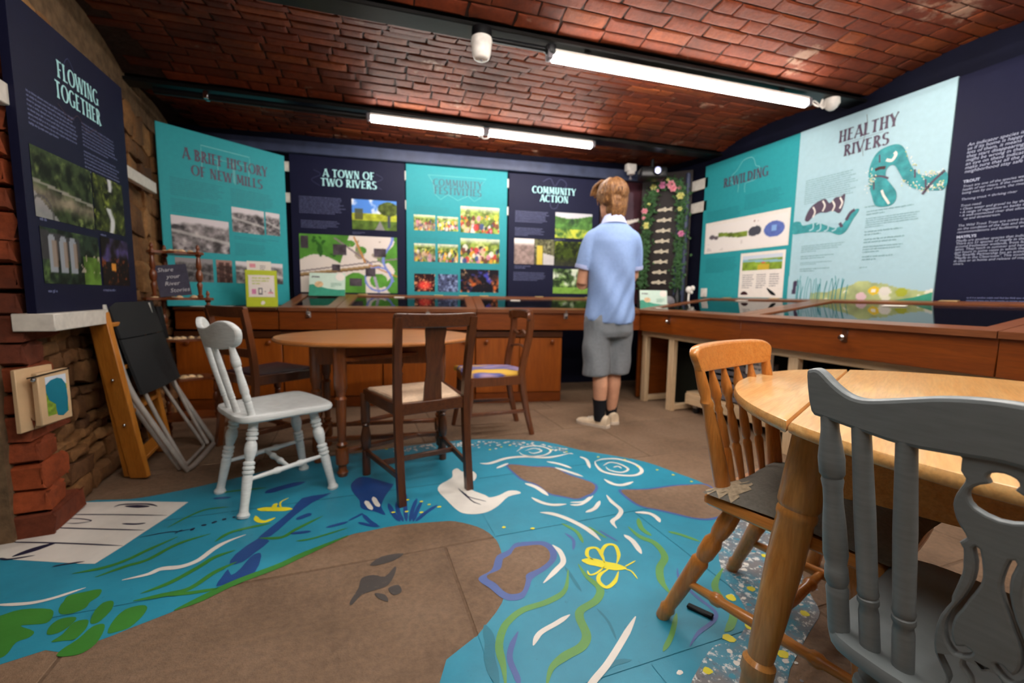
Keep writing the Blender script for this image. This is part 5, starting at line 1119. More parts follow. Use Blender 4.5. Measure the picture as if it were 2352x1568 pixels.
def windsor(label, loc, rz, m, spindles, splat=False, zt=0.0, curv=.2, lean_=.05, lobes=False, seat_z=.43, rail_m=None, group=None):
    """kitchen Windsor chair: front = +x, seat centre at the origin"""
    o = thing('windsor_chair', label, 'chair', loc, rz, group)
    out = [(-.20, -.13), (-.205, 0), (-.20, .13), (-.165, .178), (-.08, .19), (.03, .195), (.14, .205), (.19, .185), (.205, .12), (.21, 0), (.205, -.12), (.19, -.185), (.14, -.205), (.03, -.195), (-.08, -.19), (-.165, -.178)]
    sp = smooth2(out, 3)
    rings = []
    for k, dz in ((.93, -.034), (.985, -.026), (1.0, -.014), (.985, -.004), (.94, 0)):
        rings.append([(x * k, y * k, seat_z + dz) for x, y in sp])
    for k in (.8, .6, .35, .12):
        rings.append([(x * k, y * k, seat_z - .012 * math.sin((1 - k) * PI * .5) * (1 + .0 * x)) for x, y in sp])
    obj('seat', MB().loft(rings), m, o)
    for sx, sy in ((1, 1), (1, -1), (-1, 1), (-1, -1)):
        top = V((.125 * sx, .115 * sy, seat_z - .03)); bot = V((.19 * sx - (.0 if sx > 0 else .01), .168 * sy, 0))
        obj('leg', turned(bot, top, .021, TURN2), m, o)
    def at(sx, sy, z): t = z / (seat_z - .03); return V((.19 * sx, .168 * sy, 0)).lerp(V((.125 * sx, .115 * sy, seat_z - .03)), t)
    ST = [(0, .7), (.1, .8), (.3, 1.0), (.33, 1.35), (.37, 1.35), (.40, 1.0), (.6, 1.0), (.63, 1.35), (.67, 1.35), (.7, 1.0), (.9, .8), (1, .7)]
    for sy in (1, -1): obj('stretcher', turned(at(-1, sy, .15), at(1, sy, .17), .011, ST), m, o)
    obj('stretcher', turned((at(-1, 1, .15) + at(1, 1, .17)) / 2, (at(-1, -1, .15) + at(1, -1, .17)) / 2, .011, ST), m, o)
    lean = lean_
    def back(s, z):     # point of the back: s sideways, z height
        t = (z - seat_z) / (.80 - seat_z); return V((-.175 - lean * t + curv * s * s, s, z))
    for i, (s0, s1) in enumerate(spindles):
        e = abs(s0) > .13
        obj('spindle', turned(back(s0, seat_z - .006), back(s1, (.73 if lobes else .775) + zt), .0155 if e else .0135, VASE if e else RODS), m, o)
    half_t = [(0, .838), (.031, .836), (.06, .831), (.089, .823), (.12, .814), (.143, .809), (.162, .812), (.181, .824), (.202, .842), (.217, .841), (.222, .830)]
    half_b = [(.213, .774), (.193, .767), (.146, .761), (.094, .756), (.041, .760), (0, .764)]
    if lobes: half_t = [(0, .797), (.045, .798), (.085, .806), (.125, .822), (.165, .832), (.20, .826), (.226, .796)]; half_b = [(.215, .752), (.19, .728), (.15, .716), (.1, .712), (.05, .712), (0, .712)]
    hv = half_t + half_b; outl = [(s, z + zt) for s, z in hv] + [(-s, z + zt) for s, z in hv[::-1][1:-1]]
    me = curve_plate([smooth2(outl, 3)], .024, .006)
    def wr(c):
        p = back(c.x, c.y); return V((p.x - c.z, p.y, p.z))
    obj('top_rail', warp(me, wr), rail_m or m, o)
    if splat:
        h = [(.037, .768), (.036, .758), (.036, .742), (.031, .734), (.033, .725), (.038, .711), (.040, .696), (.036, .679), (.030, .668), (.025, .659), (.031, .650), (.027, .643), (.026, .627), (.026, .609), (.033, .573), (.033, .565), (.042, .54), (.046, .51), (.044, .484), (.035, .466), (.031, .455), (.034, .44), (.038, .425)]
        out_ = h + [(-s, z) for s, z in h[::-1]]
        key = [(0, .752), (.010, .749), (.013, .742), (.010, .736), (.018, .731), (.026, .722), (.027, .711), (.020, .700), (.0, .694)]; key = key + [(-s, z) for s, z in key[::-1][1:-1]]
        slot = [(.018, .648), (.013, .650), (.0085, .624), (.009, .606), (.018, .579), (.023, .563), (.029, .546), (.0305, .523), (.025, .508), (.016, .514), (.010, .511), (.015, .502), (.025, .497), (.033, .507), (.0365, .529), (.031, .555), (.022, .579), (.015, .607), (.0145, .631)]
        heart = [(0, .492), (.008, .499), (.016, .494), (.016, .484), (.008, .474), (.006, .462), (.0, .452)]; heart = heart + [(-s, z) for s, z in heart[::-1][1:-1]]
        me = curve_plate([smooth2(out_, 2), smooth2(key, 2), smooth2(slot, 2), smooth2([(-s, z) for s, z in slot], 2), smooth2(heart, 2)], .015, .003)
        obj('splat', warp(me, wr), m, o)
    return o
GZ = rad(8); gx, gy = rot2((.175, -.012), GZ)
windsor('slate grey painted chair with pierced splat, closest in the foreground', (.735 + gx, .278 + gy, 0), GZ, 'grey_paint', [(s * .160, s * .19) for s in (1, -1)] + [(s * .117, s * .147) for s in (1, -1)] + [(s * .077, s * .093) for s in (1, -1)], True, lean_=.03)
windsor('pale grey painted chair with turned legs, left of the drop-leaf table', (-.36, 2.265, 0), rad(28), 'white_paint', [(-.15, -.17), (-.05, -.058), (.05, .058), (.15, .17)], False, lean_=.092, lobes=True, curv=1.35)

# ---- pine chair with cushion
PZ = math.atan2(-.96, .27)
o = thing('pine_chair', 'orange pine chair with a grey cushion, tucked under the round table', 'chair', (1.12, .745, 0), PZ)
sp = smooth2([(-.20, -.17), (-.205, 0), (-.20, .17), (-.17, .195), (0, .20), (.16, .205), (.195, .18), (.205, 0), (.195, -.18), (.16, -.205), (0, -.20), (-.17, -.195)], 3)
obj('seat', MB().loft([[(x * k, y * k, .425 + dz) for x, y in sp] for k, dz in ((.96, -.032), (1, -.024), (1, -.008), (.97, 0), (.6, -.004), (.2, -.006))]), 'pine_rail', o)
LEG2 = [(0, .85), (.03, .95), (.06, .95), (.09, 1.1), (.115, .85), (.2, .95), (.5, 1.15), (.53, 1.2), (.56, .9), (.6, 1.15), (.7, 1.2), (.74, .85), (.78, 1.1), (.86, 1.2), (1, .95)]
for sx, sy in ((1, 1), (1, -1), (-1, 1), (-1, -1)):
    obj('leg', turned((.20 * sx - (.10 if sx < 0 else 0), .20 * sy, 0), (.13 * sx, .14 * sy, .40), .0205, LEG2), 'pine', o)
ST2 = [(0, .8), (.18, 1), (.2, 1.4), (.24, 1.4), (.26, 1), (.5, 1.25), (.74, 1), (.76, 1.4), (.8, 1.4), (.82, 1), (1, .8)]
for sy in (1, -1): obj('stretcher', turned((-.24, .182 * sy, .14), (.18, .185 * sy, .14), .0125, ST2), 'pine_rail', o)
obj('stretcher', turned((-.03, .18, .14), (-.03, -.18, .14), .0125, ST2), 'pine_rail', o)
def pb(s, z): t = (z - .42) / .40; return V((-.175 - .075 * t - .02 * t * t + .5 * s * s, s, z))
for sy in (1, -1):
    mbp = MB(); rings = []
    for z, w_, t_ in ((.405, .021, .019), (.50, .022, .018), (.60, .019, .016), (.655, .014, .014), (.668, .018, .018), (.68, .013, .013), (.70, .016, .016), (.73, .013, .015), (.76, .012, .013)):
        c = pb(.15 * sy + .045 * sy * (z - .42) / .4, z); rings.append([(c.x + t_ * math.cos(a) * (1.15 if z < .62 else 1), c.y + w_ * math.sin(a), c.z) for a in [2 * PI * i / 12 for i in range(12)]])
    obj('back_post', mbp.loft(rings), 'pine', o)
SP3 = [(0, .8), (.15, 1), (.3, 1.15), (.33, .8), (.36, 1.15), (.5, 1.2), (.6, .8), (.63, 1.1), (.66, .8), (.7, .9), (.74, 1.4), (.82, 1.3), (.9, .8), (1, .5)]
for s in (-.09, -.03, .03, .09): obj('spindle', turned(pb(s * .95, .42), pb(s * 1.25, .765), .0108, SP3), 'pine', o)
hr = [(0, .823), (.12, .822), (.185, .818), (.21, .805), (.213, .79), (.202, .765), (.192, .752), (.12, .748), (0, .746)]
me = curve_plate([smooth2(hr + [(-s, z) for s, z in hr[::-1][1:-1]], 3)], .026, .008)
obj('top_rail', warp(me, lambda c: V((pb(c.x, c.y).x - c.z, c.x, c.y))), 'pine_rail', o)
cu = MB()
def cush(u, v): 
    e = (1 - abs(u) ** 6) * (1 - abs(v) ** 6); return e
N = 16; vs = []; fs = []
for top_ in (1, 0):
    for i in range(N + 1):
        for j in range(N + 1):
            u, v = -1 + 2 * i / N, -1 + 2 * j / N; e = cush(u, v)
            vs.append((.015 + u * (.20 - .008 * math.cos(v * 3)), v * (.20 - .008 * math.cos(u * 3)), .428 + (.004 + (.034 * e + .004 * math.sin(u * 7 + v * 4) * e) * top_)))
n2_ = (N + 1) ** 2
for i in range(N):
    for j in range(N):
        a = i * (N + 1) + j; fs.append((a, a + N + 1, a + N + 2, a + 1)); fs.append((n2_ + a, n2_ + a + 1, n2_ + a + N + 2, n2_ + a + N + 1))
rim = [i * (N + 1) for i in range(N + 1)] + [N * (N + 1) + j for j in range(1, N + 1)] + [i * (N + 1) + N for i in range(N - 1, -1, -1)] + [j for j in range(N - 1, 0, -1)]
for a, b in zip(rim, rim[1:] + rim[:1]): fs.append((a, b, n2_ + b, n2_ + a))
cu.add(vs, fs)
c = thing('seat_cushion', 'worn grey cloth cushion with a frayed pale corner, on the pine chair', 'cushion', (1.12, .745, 0), PZ)
obj('pad', cu, 'cushion', c)
fp = MB(); fv = []
for i in range(9):
    for j in range(9):
        u, v = -.97 + .38 * i / 8 - .05 * math.sin(j * 1.7), -.96 + .5 * j / 8 - .06 * math.sin(i * 2.1); e = cush(u, v)
        fv.append((.015 + u * (.20 - .008 * math.cos(v * 3)), v * (.20 - .008 * math.cos(u * 3)), .4335 + .034 * e + .004 * math.sin(u * 7 + v * 4) * e))
fp.add(fv, [(i * 9 + j, (i + 1) * 9 + j, (i + 1) * 9 + j + 1, i * 9 + j + 1) for i in range(8) for j in range(8) if (i / 8) ** 2 + (j / 8) ** 2 < 1 + .25 * math.sin(i * 2.3 + j * 1.1)])
obj('frayed_patch', fp, 'frayed', c)

# ---- round oak drop-leaf table
TC = (1.385, .45); TZ = math.atan2(.39, .78); R = .605
o = thing('round_table', 'round honey oak table with two hinged leaves and turned legs', 'table', (*TC, 0), TZ)
def seg(a0, a1, n): return [(R * math.cos(a0 + (a1 - a0) * i / n), R * math.sin(a0 + (a1 - a0) * i / n)) for i in range(n + 1)]
hc = .395; th = math.asin(hc / R)
def slab_top(poly, nm):
    n = len(poly); cx_ = sum(p[0] for p in poly) / n; cy_ = sum(p[1] for p in poly) / n
    def rg(k, z): return [(cx_ + (x - cx_) * (1 - k / max(.05, math.hypot(x - cx_, y - cy_))), cy_ + (y - cy_) * (1 - k / max(.05, math.hypot(x - cx_, y - cy_))), z) for x, y in poly]
    obj(nm, MB().loft([rg(.012, .684), rg(.003, .688), rg(0, .694), rg(.001, .702), rg(.006, .709), rg(.012, .71)]), 'maple', o)
slab_top([(x, y) for x, y in seg(-th, th, 24) + seg(PI - th, PI + th, 24)], 'table_top')
d = .003
slab_top([(x, max(y, hc + d)) for x, y in seg(th + .004, PI - th - .004, 30)], 'table_leaf'); slab_top([(x, min(y, -hc - d)) for x, y in seg(PI + th + .004, 2 * PI - th - .004, 30)], 'table_leaf')
for sy in (1, -1): obj('apron', MB().box((0, .30 * sy, .62), (.78, .022, .12), ch=.002), 'maple_edge', o)
for sx in (1, -1): obj('apron', MB().box((.37 * sx, 0, .62), (.022, .58, .12), ch=.002), 'maple_edge', o)
TL = [(0, .75), (.06, .85), (.13, .95), (.145, 1.12), (.185, 1.12), (.2, .85), (.215, .9), (.35, 1.05), (.55, 1.2), (.68, 1.2), (.69, 1.3), (.705, 1.3), (.715, 1.2), (.73, 1.38), (1, 1.42)]
for sx in (1, -1):
    for sy in (1, -1): obj('leg', turned((.40 * sx, .44 * sy, 0), (.305 * sx, .365 * sy, .684), .031, TL, 18), 'maple_leg', o)

# ---- oval drop-leaf table with turned legs
o = thing('dropleaf_table', 'oval brown drop-leaf table in the middle of the chairs', 'table', (.13, 2.68, 0), rad(-8))
ring = lambda k, z: [((.56 - k) * math.cos(a), (.46 - k) * math.sin(a), z) for a in [2 * PI * i / 48 for i in range(48)]]
obj('table_top', MB().loft([ring(.01, .680), ring(0, .687), ring(0, .694), ring(.008, .702), ring(.03, .703)]), 'gatetop', o)
for sy in (1, -1): obj('apron', MB().box((.02, .15 * sy, .615), (.72, .02, .12), ch=.002), 'gate', o)
for sx in (1, -1): obj('apron', MB().box((.02 + .35 * sx, 0, .615), (.02, .30, .12), ch=.002), 'gate', o)
GLG = [(0, .9), (.03, 1.1), (.05, .8), (.08, .75), (.10, 1.25), (.20, 1.3), (.22, 1.2), (.225, .75), (.25, 1.1), (.27, .7), (.30, .8), (.5, 1.0), (.58, 1.0), (.60, 1.2), (.62, .8), (.65, 1.0), (.67, 1.1), (.68, 1.3), (1, 1.3)]
for sx in (1, -1):
    for sy in (1, -1): obj('leg', turned((.02 + .34 * sx, .14 * sy, 0), (.02 + .34 * sx, .14 * sy, .68), .022, GLG), 'gate', o)
for x, y in ((-.155, -.355), (.10, .34)):
    obj('gate_leg', turned((x, y, 0), (x, y, .68), .026, GLG), 'gate', o)
    obj('gate_rail', MB().bar((x, y, .13), (.02 + .2 * (1 if x < 0 else -1), .14 * (1 if y > 0 else -1), .13), .03, .022), 'gate', o); obj('gate_rail', MB().bar((x, y, .61), (.02 + .2 * (1 if x < 0 else -1), .14 * (1 if y > 0 else -1), .61), .05, .022), 'gate', o)
for sy in (1, -1): obj('stretcher', MB().bar((-.32, .14 * sy, .13), (.36, .14 * sy, .13), .03, .022), 'gate', o)
for sx in (1, -1): obj('stretcher', MB().bar((.02 + .34 * sx, -.14, .13), (.02 + .34 * sx, .14, .13), .03, .022), 'gate', o)

# ---- dark dining chairs
def dining(label, loc, rz, pad, m='dark', mr='dark_rail', splat=True, seat=.455, top=.862, group=None):
    o = thing('dining_chair', label, 'chair', loc, rz, group)
    w0, w1 = .168, .215
    def post(s, z):
        if z < seat: return V((-.19 - .045 * (1 - z / seat) ** 1.5, s * w0, z))
        t = (z - seat) / (top - seat); return V((-.19 - .06 * t ** 1.4, s * (w0 + .012 * t), z))
    for s in (1, -1):
        zs = [0, .1, .2, .3, .4, seat, .55, .65, .75, top - .015]
        rg = [[(c.x + a, c.y + b, c.z) for a, b in ((-.016, -.017), (.016, -.017), (.016, .017), (-.016, .017))] for c in [post(s, z) for z in zs]]
        obj('rear_post', MB().loft(rg), m, o, True)
        FL = [(0, 1.0), (.30, 1.0), (.31, .7), (.34, 1.0), (.40, 1.25), (.50, 1.2), (.60, .8), (.62, 1.1), (.64, .8), (.66, 1.15), (1, 1.15)]
        obj('leg', turned((.195, s * w1, 0), (.195, s * w1, seat - .02), .021, FL, 12), m, o)
        obj('seat_rail', MB().bar((-.19, s * w0, seat - .025), (.195, s * w1, seat - .025), .022, .055, side=(0, 1, 0)), mr, o)
        obj('stretcher', MB().bar((-.215, s * w0, .125), (.195, s * w1, .125), .018, .028, side=(0, 1, 0)), mr, o)
    obj('seat_rail', MB().bar((-.19, -w0, seat - .025), (-.19, w0, seat - .025), .022, .055, side=(1, 0, 0)), mr, o); obj('seat_rail', MB().bar((.2, -w1, seat - .025), (.2, w1, seat - .025), .022, .055, side=(1, 0, 0)), mr, o)
    obj('stretcher', MB().bar((.0, -.19, .125), (.0, .19, .125), .018, .026, side=(1, 0, 0)), mr, o)
    rgp = smooth2([(-.172, -.146), (-.176, -.138), (-.176, -.05), (-.176, .05), (-.176, .138), (-.172, .146), (0, .172), (.18, .196), (.19, .188), (.19, .06), (.19, -.06), (.19, -.188), (.18, -.196), (0, -.172)], 2)
    obj('seat_pad', MB().loft([[(x * k, y * k, seat + dz) for x, y in rgp] for k, dz in ((1, -.02), (1, .004), (.96, .012), (.7, .017), (.2, .018))]), pad, o)
    h = [(0, top + .0), (.10, top + .001), (.165, top + .003), (.192, top), (.194, top - .02), (.19, top - .055), (.165, top - .060), (.1, top - .062), (0, top - .062)]
    me = curve_plate([smooth2(h + [(-s, z) for s, z in h[::-1][1:-1]], 2)], .024, .005)
    obj('top_rail', warp(me, lambda c: V((post(1, c.y).x - c.z + .5 * c.x ** 2 - .012, c.x, c.y))), mr, o)
    if splat:
        h = [(.044, top - .055), (.046, top - .12), (.043, top - .17), (.036, top - .22), (.036, top - .27), (.042, top - .34), (.045, seat + .005), (.048, seat - .02)]
        me = curve_plate([smooth2(h + [(-s, z) for s, z in h[::-1]], 3)], .012, .002); obj('splat', warp(me, lambda c: V((post(1, c.y).x - c.z + .004, c.x, c.y))), m, o)
    else:
        for z in (top - .16, top - .27): obj('back_slat', MB().bar((post(1, z).x, -w0, z), (post(1, z).x, w0, z), .014, .05, side=(1, 0, 0)), mr, o)
    return o
dining('dark oak dining chair with plain splat and cream seat, seen from behind', (.297, 2.185, 0), rad(102.5), 'rush')
dining('brown dining chair with dark seat in the left corner behind the pale grey chair', (-.515, 3.09, 0), rad(42), 'maroon', 'brownchair', 'brownchair', False)

# ---- chair with sabre legs and striped seat
MT['stripes'] = (lambda k: (k.set(k.ramp(k.noise(k.coord('Object', (2.2, 7, 1)), 1.5, 1), [(.34, rgba('#4a4778')), (.42, rgba('#b79ab8')), (.5, rgba('#6468a4')), (.56, rgba('#5a5590')), (.62, rgba('#d8a83c')), (.7, rgba('#e0b64a'))]), .85), k.m)[1])(Nodes('striped_seat_cloth'))
o = thing('sabre_leg_chair', 'brown chair with curved legs and a striped seat, right of the drop-leaf table', 'chair', (.895, 2.86, 0), rad(178))
for s in (1, -1):
    P3 = crom([V((-.245, .165 * s, 0)), V((-.195, .165 * s, .2)), V((-.165, .165 * s, .41)), V((-.175, .168 * s, .52)), V((-.205, .172 * s, .66)), V((-.215, .175 * s, .78)), V((-.20, .175 * s, .845))], 4)
    obj('rear_post', MB().tube(P3, [.015 + .006 * min(1, i / 8) for i in range(len(P3))], 8, (1, 1.25)), 'brownchair', o)
    obj('leg', MB().tube(crom([V((.235, .19 * s, 0)), V((.20, .19 * s, .2)), V((.19, .19 * s, .40))], 4), [.015, .016, .017, .018, .019, .02, .02, .021, .022], 8), 'brownchair', o)
    obj('seat_rail', MB().bar((-.17, .165 * s, .385), (.2, .195 * s, .385), .022, .06, side=(0, 1, 0)), 'brownchair', o)
    obj('stretcher', MB().bar((-.19, .165 * s, .17), (.205, .19 * s, .17), .02, .022, side=(0, 1, 0)), 'brownchair', o)
obj('seat_rail', MB().bar((-.17, -.165, .385), (-.17, .165, .385), .022, .06, side=(1, 0, 0)), 'brownchair', o); obj('seat_rail', MB().bar((.2, -.19, .385), (.2, .19, .385), .022, .06, side=(1, 0, 0)), 'brownchair', o)
rgp = smooth2([(-.17, -.15), (-.17, .15), (.20, .19), (.21, .17), (.21, -.17), (.20, -.19)], 2)
obj('seat_pad', MB().loft([[(x * k, y * k, .41 + dz) for x, y in rgp] for k, dz in ((1, -.01), (1.01, .015), (.95, .028), (.6, .034), (.2, .035))]), 'stripes', o)
h = [(0, .852), (.12, .85), (.19, .84), (.205, .815), (.20, .785), (.17, .775), (.1, .785), (0, .79)]
me = curve_plate([smooth2(h + [(-s, z) for s, z in h[::-1][1:-1]], 3)], .03, .009); obj('top_rail', warp(me, lambda c: V((-.205 - c.z - .03 + 1.0 * c.x ** 2, c.x, c.y))), 'brownchair', o)
obj('rope_rail', MB().tube(crom([V((-.21, .17, .70)), V((-.225, .08, .675)), V((-.225, 0, .70)), V((-.225, -.08, .675)), V((-.21, -.17, .70))], 5), .011, 8), 'brownchair', o); obj('back_slat', MB().tube(crom([V((-.19, .168, .58)), V((-.21, 0, .60)), V((-.19, -.168, .58))], 5), .012, 8, (1, .6)), 'brownchair', o)

# ---- left corner: step ladder, folding chair, shelf stand
o = thing('step_ladder', 'folded orange wooden step ladder leaning against the stone wall', 'ladder', (-1.03, 2.6, 0))
A0, A1 = V((0, .02, .0)), V((-.085, -.05, .84)); off = V((-.03, .40, 0))
for q in (V((0, 0, 0)), off):
    obj('side_rail', MB().bar(A0 + q + V((0, 0, .01)), A1 + q, .09, .028, .003, (.75, -.3, 0)), 'ladder', o)
    obj('rear_rail', MB().bar(A0 + q + V((-.055, .03, .01)), A1 + q + V((-.02, .03, -.1)), .045, .022, .003, (.75, -.3, 0)), 'ladder', o)
for t in (.12, .42, .68, .93): 
    a = A0.lerp(A1, t); obj('rung', MB().bar(a + V((0, .01, 0)), a + off, .02, .075, .003, (0, 0, 1)), 'ladder', o)
for t in (.35, .62): obj('bolt', MB().ball(tuple(A0.lerp(A1, t) + V((.0, -.022, 0))), .008, 8, 5), 'chrome', o)
o = thing('folding_chair', 'folded black fabric camping chair with aluminium tube frame, leaning on the wall', 'chair', (-.84, 2.64, 0))
L0 = [V((0, 0, .014)), V((-.11, -.03, .26)), V((-.19, -.045, .45)), V((-.225, -.06, .62)), V((-.265, -.065, .875))]
R0 = [p + V((0, .47, 0)) for p in L0]
L0c = crom(L0, 6); R0c = crom(R0, 6)
obj('front_frame', MB().tube(L0c[::-1] + [V((.012, .06, .013)), V((.014, .235, .013)), V((.012, .41, .013))] + R0c, .0135, 10), 'alu', o)
obj('rear_frame', MB().tube([p + V((-.045, .035, .0)) for p in L0c[::-1][6:]] + [V((-.03, .1, .013)), V((-.03, .37, .013))] + [p + V((-.045, -.035, 0)) for p in R0c[:-6]], .010, 10), 'alu', o)
for s in (0, 1):
    a = V((-.02, .05 + .37 * s, .02)); obj('cross_tube', MB().tube(crom([a, V((-.13, .05 + .37 * s, .30)), V((-.235, .04 + .39 * s, .62))], 5), .010, 10), 'alu', o)
    obj('armrest', MB().tube([V((-.262, -.075 + .62 * s, .85)), V((-.235, -.07 + .61 * s, .66))], .022, 10, (1, .7)), 'plastic_black', o)
def fabric(z0, z1, dx):
    rows_ = []
    for i in range(7):
        z = z0 + (z1 - z0) * i / 6; t = z / .875; x = -.03 - .245 * t ** .85 + dx
        rows_.append([(x + .014 * math.sin(PI * j / 8) - (.0), -.02 + .50 * j / 8, z) for j in range(9)])
    m = MB(); n = 9; k = len(rows_)
    vs = [p for r in rows_ for p in r] + [(p[0] - .012, p[1], p[2]) for r in rows_ for p in r]
    fs = []
    for i in range(k - 1):
        for j in range(n - 1): a = i * n + j; fs.append((a, a + 1, a + n + 1, a + n)); b = a + k * n; fs.append((b, b + n, b + n + 1, b + 1))
    bd_ = [j for j in range(n)] + [i * n + n - 1 for i in range(1, k)] + [(k - 1) * n + j for j in range(n - 2, -1, -1)] + [i * n for i in range(k - 2, 0, -1)]
    for a, b in zip(bd_, bd_[1:] + bd_[:1]): fs.append((b, a, a + k * n, b + k * n))
    return m.add(vs, fs)
obj('back_fabric', fabric(.71, .885, .012), 'fabric_black', o); obj('seat_fabric', fabric(.43, .705, .010), 'fabric_black', o); obj('rear_fabric', fabric(.52, .86, -.03), 'fabric_black', o)

o = thing('shelf_stand', 'tall turned walnut shelf stand with scalloped shelves in the left corner', 'shelf', (-1.0, 3.2, 0), rad(12))
tz = (1.178, .904, .653, .411, .165); tw = (.128, .165, .175, .18, .185)
for z, w_ in zip(tz, tw):
    pl = smooth2([(-w_, .12), (-w_ - .01, -.02), (-w_ + .02, -.075), (-w_ * .45, -.06), (0, -.085), (w_ * .45, -.06), (w_ - .01, -.08), (w_ + .012, -.04), (w_ * .8, .04), (w_ * .45, .12)], 3)
    obj('shelf_board', MB().prism(pl, z - .014, z), 'etagere', o)
FIN = [(0, 1.0), (.05, 1.3), (.08, .7), (.2, .9), (.3, 1.2), (.36, .7), (.42, 1.3), (.5, 1.5), (.58, 1.3), (.64, .7), (.7, 1.2), (.85, .9), (.93, .7), (.96, 1.3), (1, 1.0)]
for i in range(4):
    for sx, sy in ((-1, -.045), (1, -.045), (-.6, .095)):
        w_ = tw[i] - .018; obj('post', turned((w_ * sx, sy, tz[i + 1]), (w_ * sx, sy, tz[i] - .012), .013, FIN, 10), 'etagere', o)
for sx, sy in ((-1, -.045), (1, -.045), (-.6, .095)):
    obj('foot', turned((.165 * sx, sy, 0), (.165 * sx, sy, .152), .011, FIN, 10), 'etagere', o)
    obj('finial', MB().lathe(((tw[0] - .018) * sx, sy, tz[0]), ((tw[0] - .018) * sx, sy, tz[0] + .045), [(0, .011), (.3, .007), (.5, .011), (.8, .008), (1, .002)], 10), 'etagere', o)
obj('finial', MB().lathe((tw[1] - .018, -.045, tz[1]), (tw[1] - .018, -.045, tz[1] + .045), [(0, .011), (.3, .007), (.5, .011), (.8, .008), (1, .002)], 10), 'etagere', o)
rs = random.Random(2)
for i, z in enumerate(tz[:4]):
    nk = (5, 4, 6, 5)[i]
    for k in range(nk):
        a = rot2((-tw[i] + .045 + (1.6 * tw[i] - .045) * (k + rs.uniform(.15, .85)) / nk, rs.uniform(-.045, .03)), rad(12)); r_ = rs.uniform(.013, .022)
        s_ = MB(); s_.loft([[(r_ * f * math.cos(t) * 1.3, r_ * f * math.sin(t) * (1 + .12 * math.cos(7 * t)), r_ * hh) for t in [2 * PI * q / 14 for q in range(14)]] for f, hh in ((1, 0), (1, .15), (.75, .5), (.4, .75), (.1, .85))])
        q = obj('seashell', s_, 'shell'); q.location = (-1.0 + a[0], 3.2 + a[1], z); q.rotation_euler = (0, 0, rs.uniform(0, 6)); tag(q, 'small seashell on the %s shelf of the walnut stand, %s from the left' % (('top', 'second', 'third', 'fourth')[i], ('first', 'second', 'third', 'fourth', 'fifth', 'sixth')[k]), 'seashell', 'seashells on the %s shelf' % ('top', 'second', 'third', 'fourth')[i])
o = thing('chalk_sign', 'dark slate sign with chalk writing on the walnut shelf stand', 'sign', (-1.075, 3.150, .905), rad(14)); o.rotation_euler = (rad(-9), rad(-7), rad(14))
obj('slate', MB().box((.075, .004, .095), (.155, .007, .19), ch=.001), 'slate', o)
for i, (t, x) in enumerate((('Share', .008), ('your', .045), ('River', .03), ('Stories', .05))):
    q = obj('chalk_lettering', text_mesh(t, .034, .25, -.0002), 'chalk', o, False); q.rotation_euler = (rad(90), 0, 0); q.location = (x, -.0006, .15 - .042 * i)
o = thing('picture_block', 'pale plywood block with a river picture hung on the brick pier', 'picture', (-1.14, 2.12, .535), rad(78))
obj('back_plate', MB().box((.02, .012, .0), (.15, .015, .235), ch=.002), 'beige', o); obj('front_plate', MB().box((.045, -.028, .0), (.135, .022, .20), ch=.003), 'beige', o)
picture(o, 'scape', 0, 0, .09, .15, 0, 3, .004, 'print').hide_render = False
pr = o.children[-1]; pr.data.materials[0] = MT['print']
q = obj('river_print', MB().flat(smooth2([(.0, .12), (.05, .14), (.085, .11), (.085, .0), (.04, -.005), (.035, .04), (.01, .06)], 2), .0005), 'p_teal', o, False)
for c in (pr, q): c.rotation_euler = (rad(90), 0, 0); c.location = (.005, -.0396 - (.0004 if c is q else 0), -.07)
obj('cord', MB().tube([(-.04, -.02, .085), (-.04, -.042, .09), (.11, -.042, .098), (.115, -.02, .095)], .0025, 6), 'black', o); obj('bolt', MB().ball((-.03, -.03, .078), .009, 8, 5), 'chrome', o)

# ================================================================== BACK RIGHT CORNER
ang = math.atan2(3.68 - 4.05, 3.27 - 2.93); o = thing('dark_board', 'dark brown board across the right corner behind the garland', 'board', (2.93, 4.05, .78), ang)
BLn = math.hypot(.34, .37)
obj('board', MB().box((BLn / 2, .01, .73), (BLn, .02, 1.46), ch=.002), 'doorbrown', o); obj('cross_rail', MB().box((BLn / 2, -.004, 1.42), (BLn, .012, .07), ch=.002), 'doorbrown', o)
def bpos(u, z, d=.02): return (2.93 + u * math.cos(ang) + d * math.sin(ang), 4.05 + u * math.sin(ang) - d * math.cos(ang), z)
fish = None; outf = smooth2([(-.075, .0), (-.06, .012), (-.035, .014), (-.01, .02), (0, .03), (.012, .018), (.03, .009), (.045, .012), (.05, .02), (.075, .022), (.068, .002), (.075, -.014), (.05, -.01), (.045, -.004), (.02, -.01), (.005, -.02), (-.02, -.012), (-.05, -.014), (-.07, -.008)], 2)
FM = [(2, outf)]
for i in range(8):
    z = 1.86 - .108 * i
    lab = ['weathered metal fish ornament on the dark board, %s from the top' % n for n in ('first', 'second', 'third', 'fourth', 'fifth', 'sixth', 'seventh', 'eighth')][i]
    f = obj('fish_ornament', MB().prism(outf, 0, .006), 'fishplate'); f.location = bpos(.245 - .004 * i, z, .006); f.rotation_euler = (rad(90), 0, ang); tag(f, lab, 'ornament', 'metal fish on the dark board')
    e = obj('eye', MB().ball((-.055, .003, .006), .003, 6, 4), 'black', f)
pathL = [(.05, 1.06), (.055, 1.25), (.06, 1.45), (.075, 1.65), (.09, 1.85), (.11, 2.0), (.14, 2.10)]
pathR = [(.41, 1.04), (.42, 1.25), (.42, 1.45), (.42, 1.65), (.42, 1.85), (.41, 2.0), (.38, 2.08), (.32, 2.13), (.25, 2.12), (.19, 2.11)]
rg_ = random.Random(9)
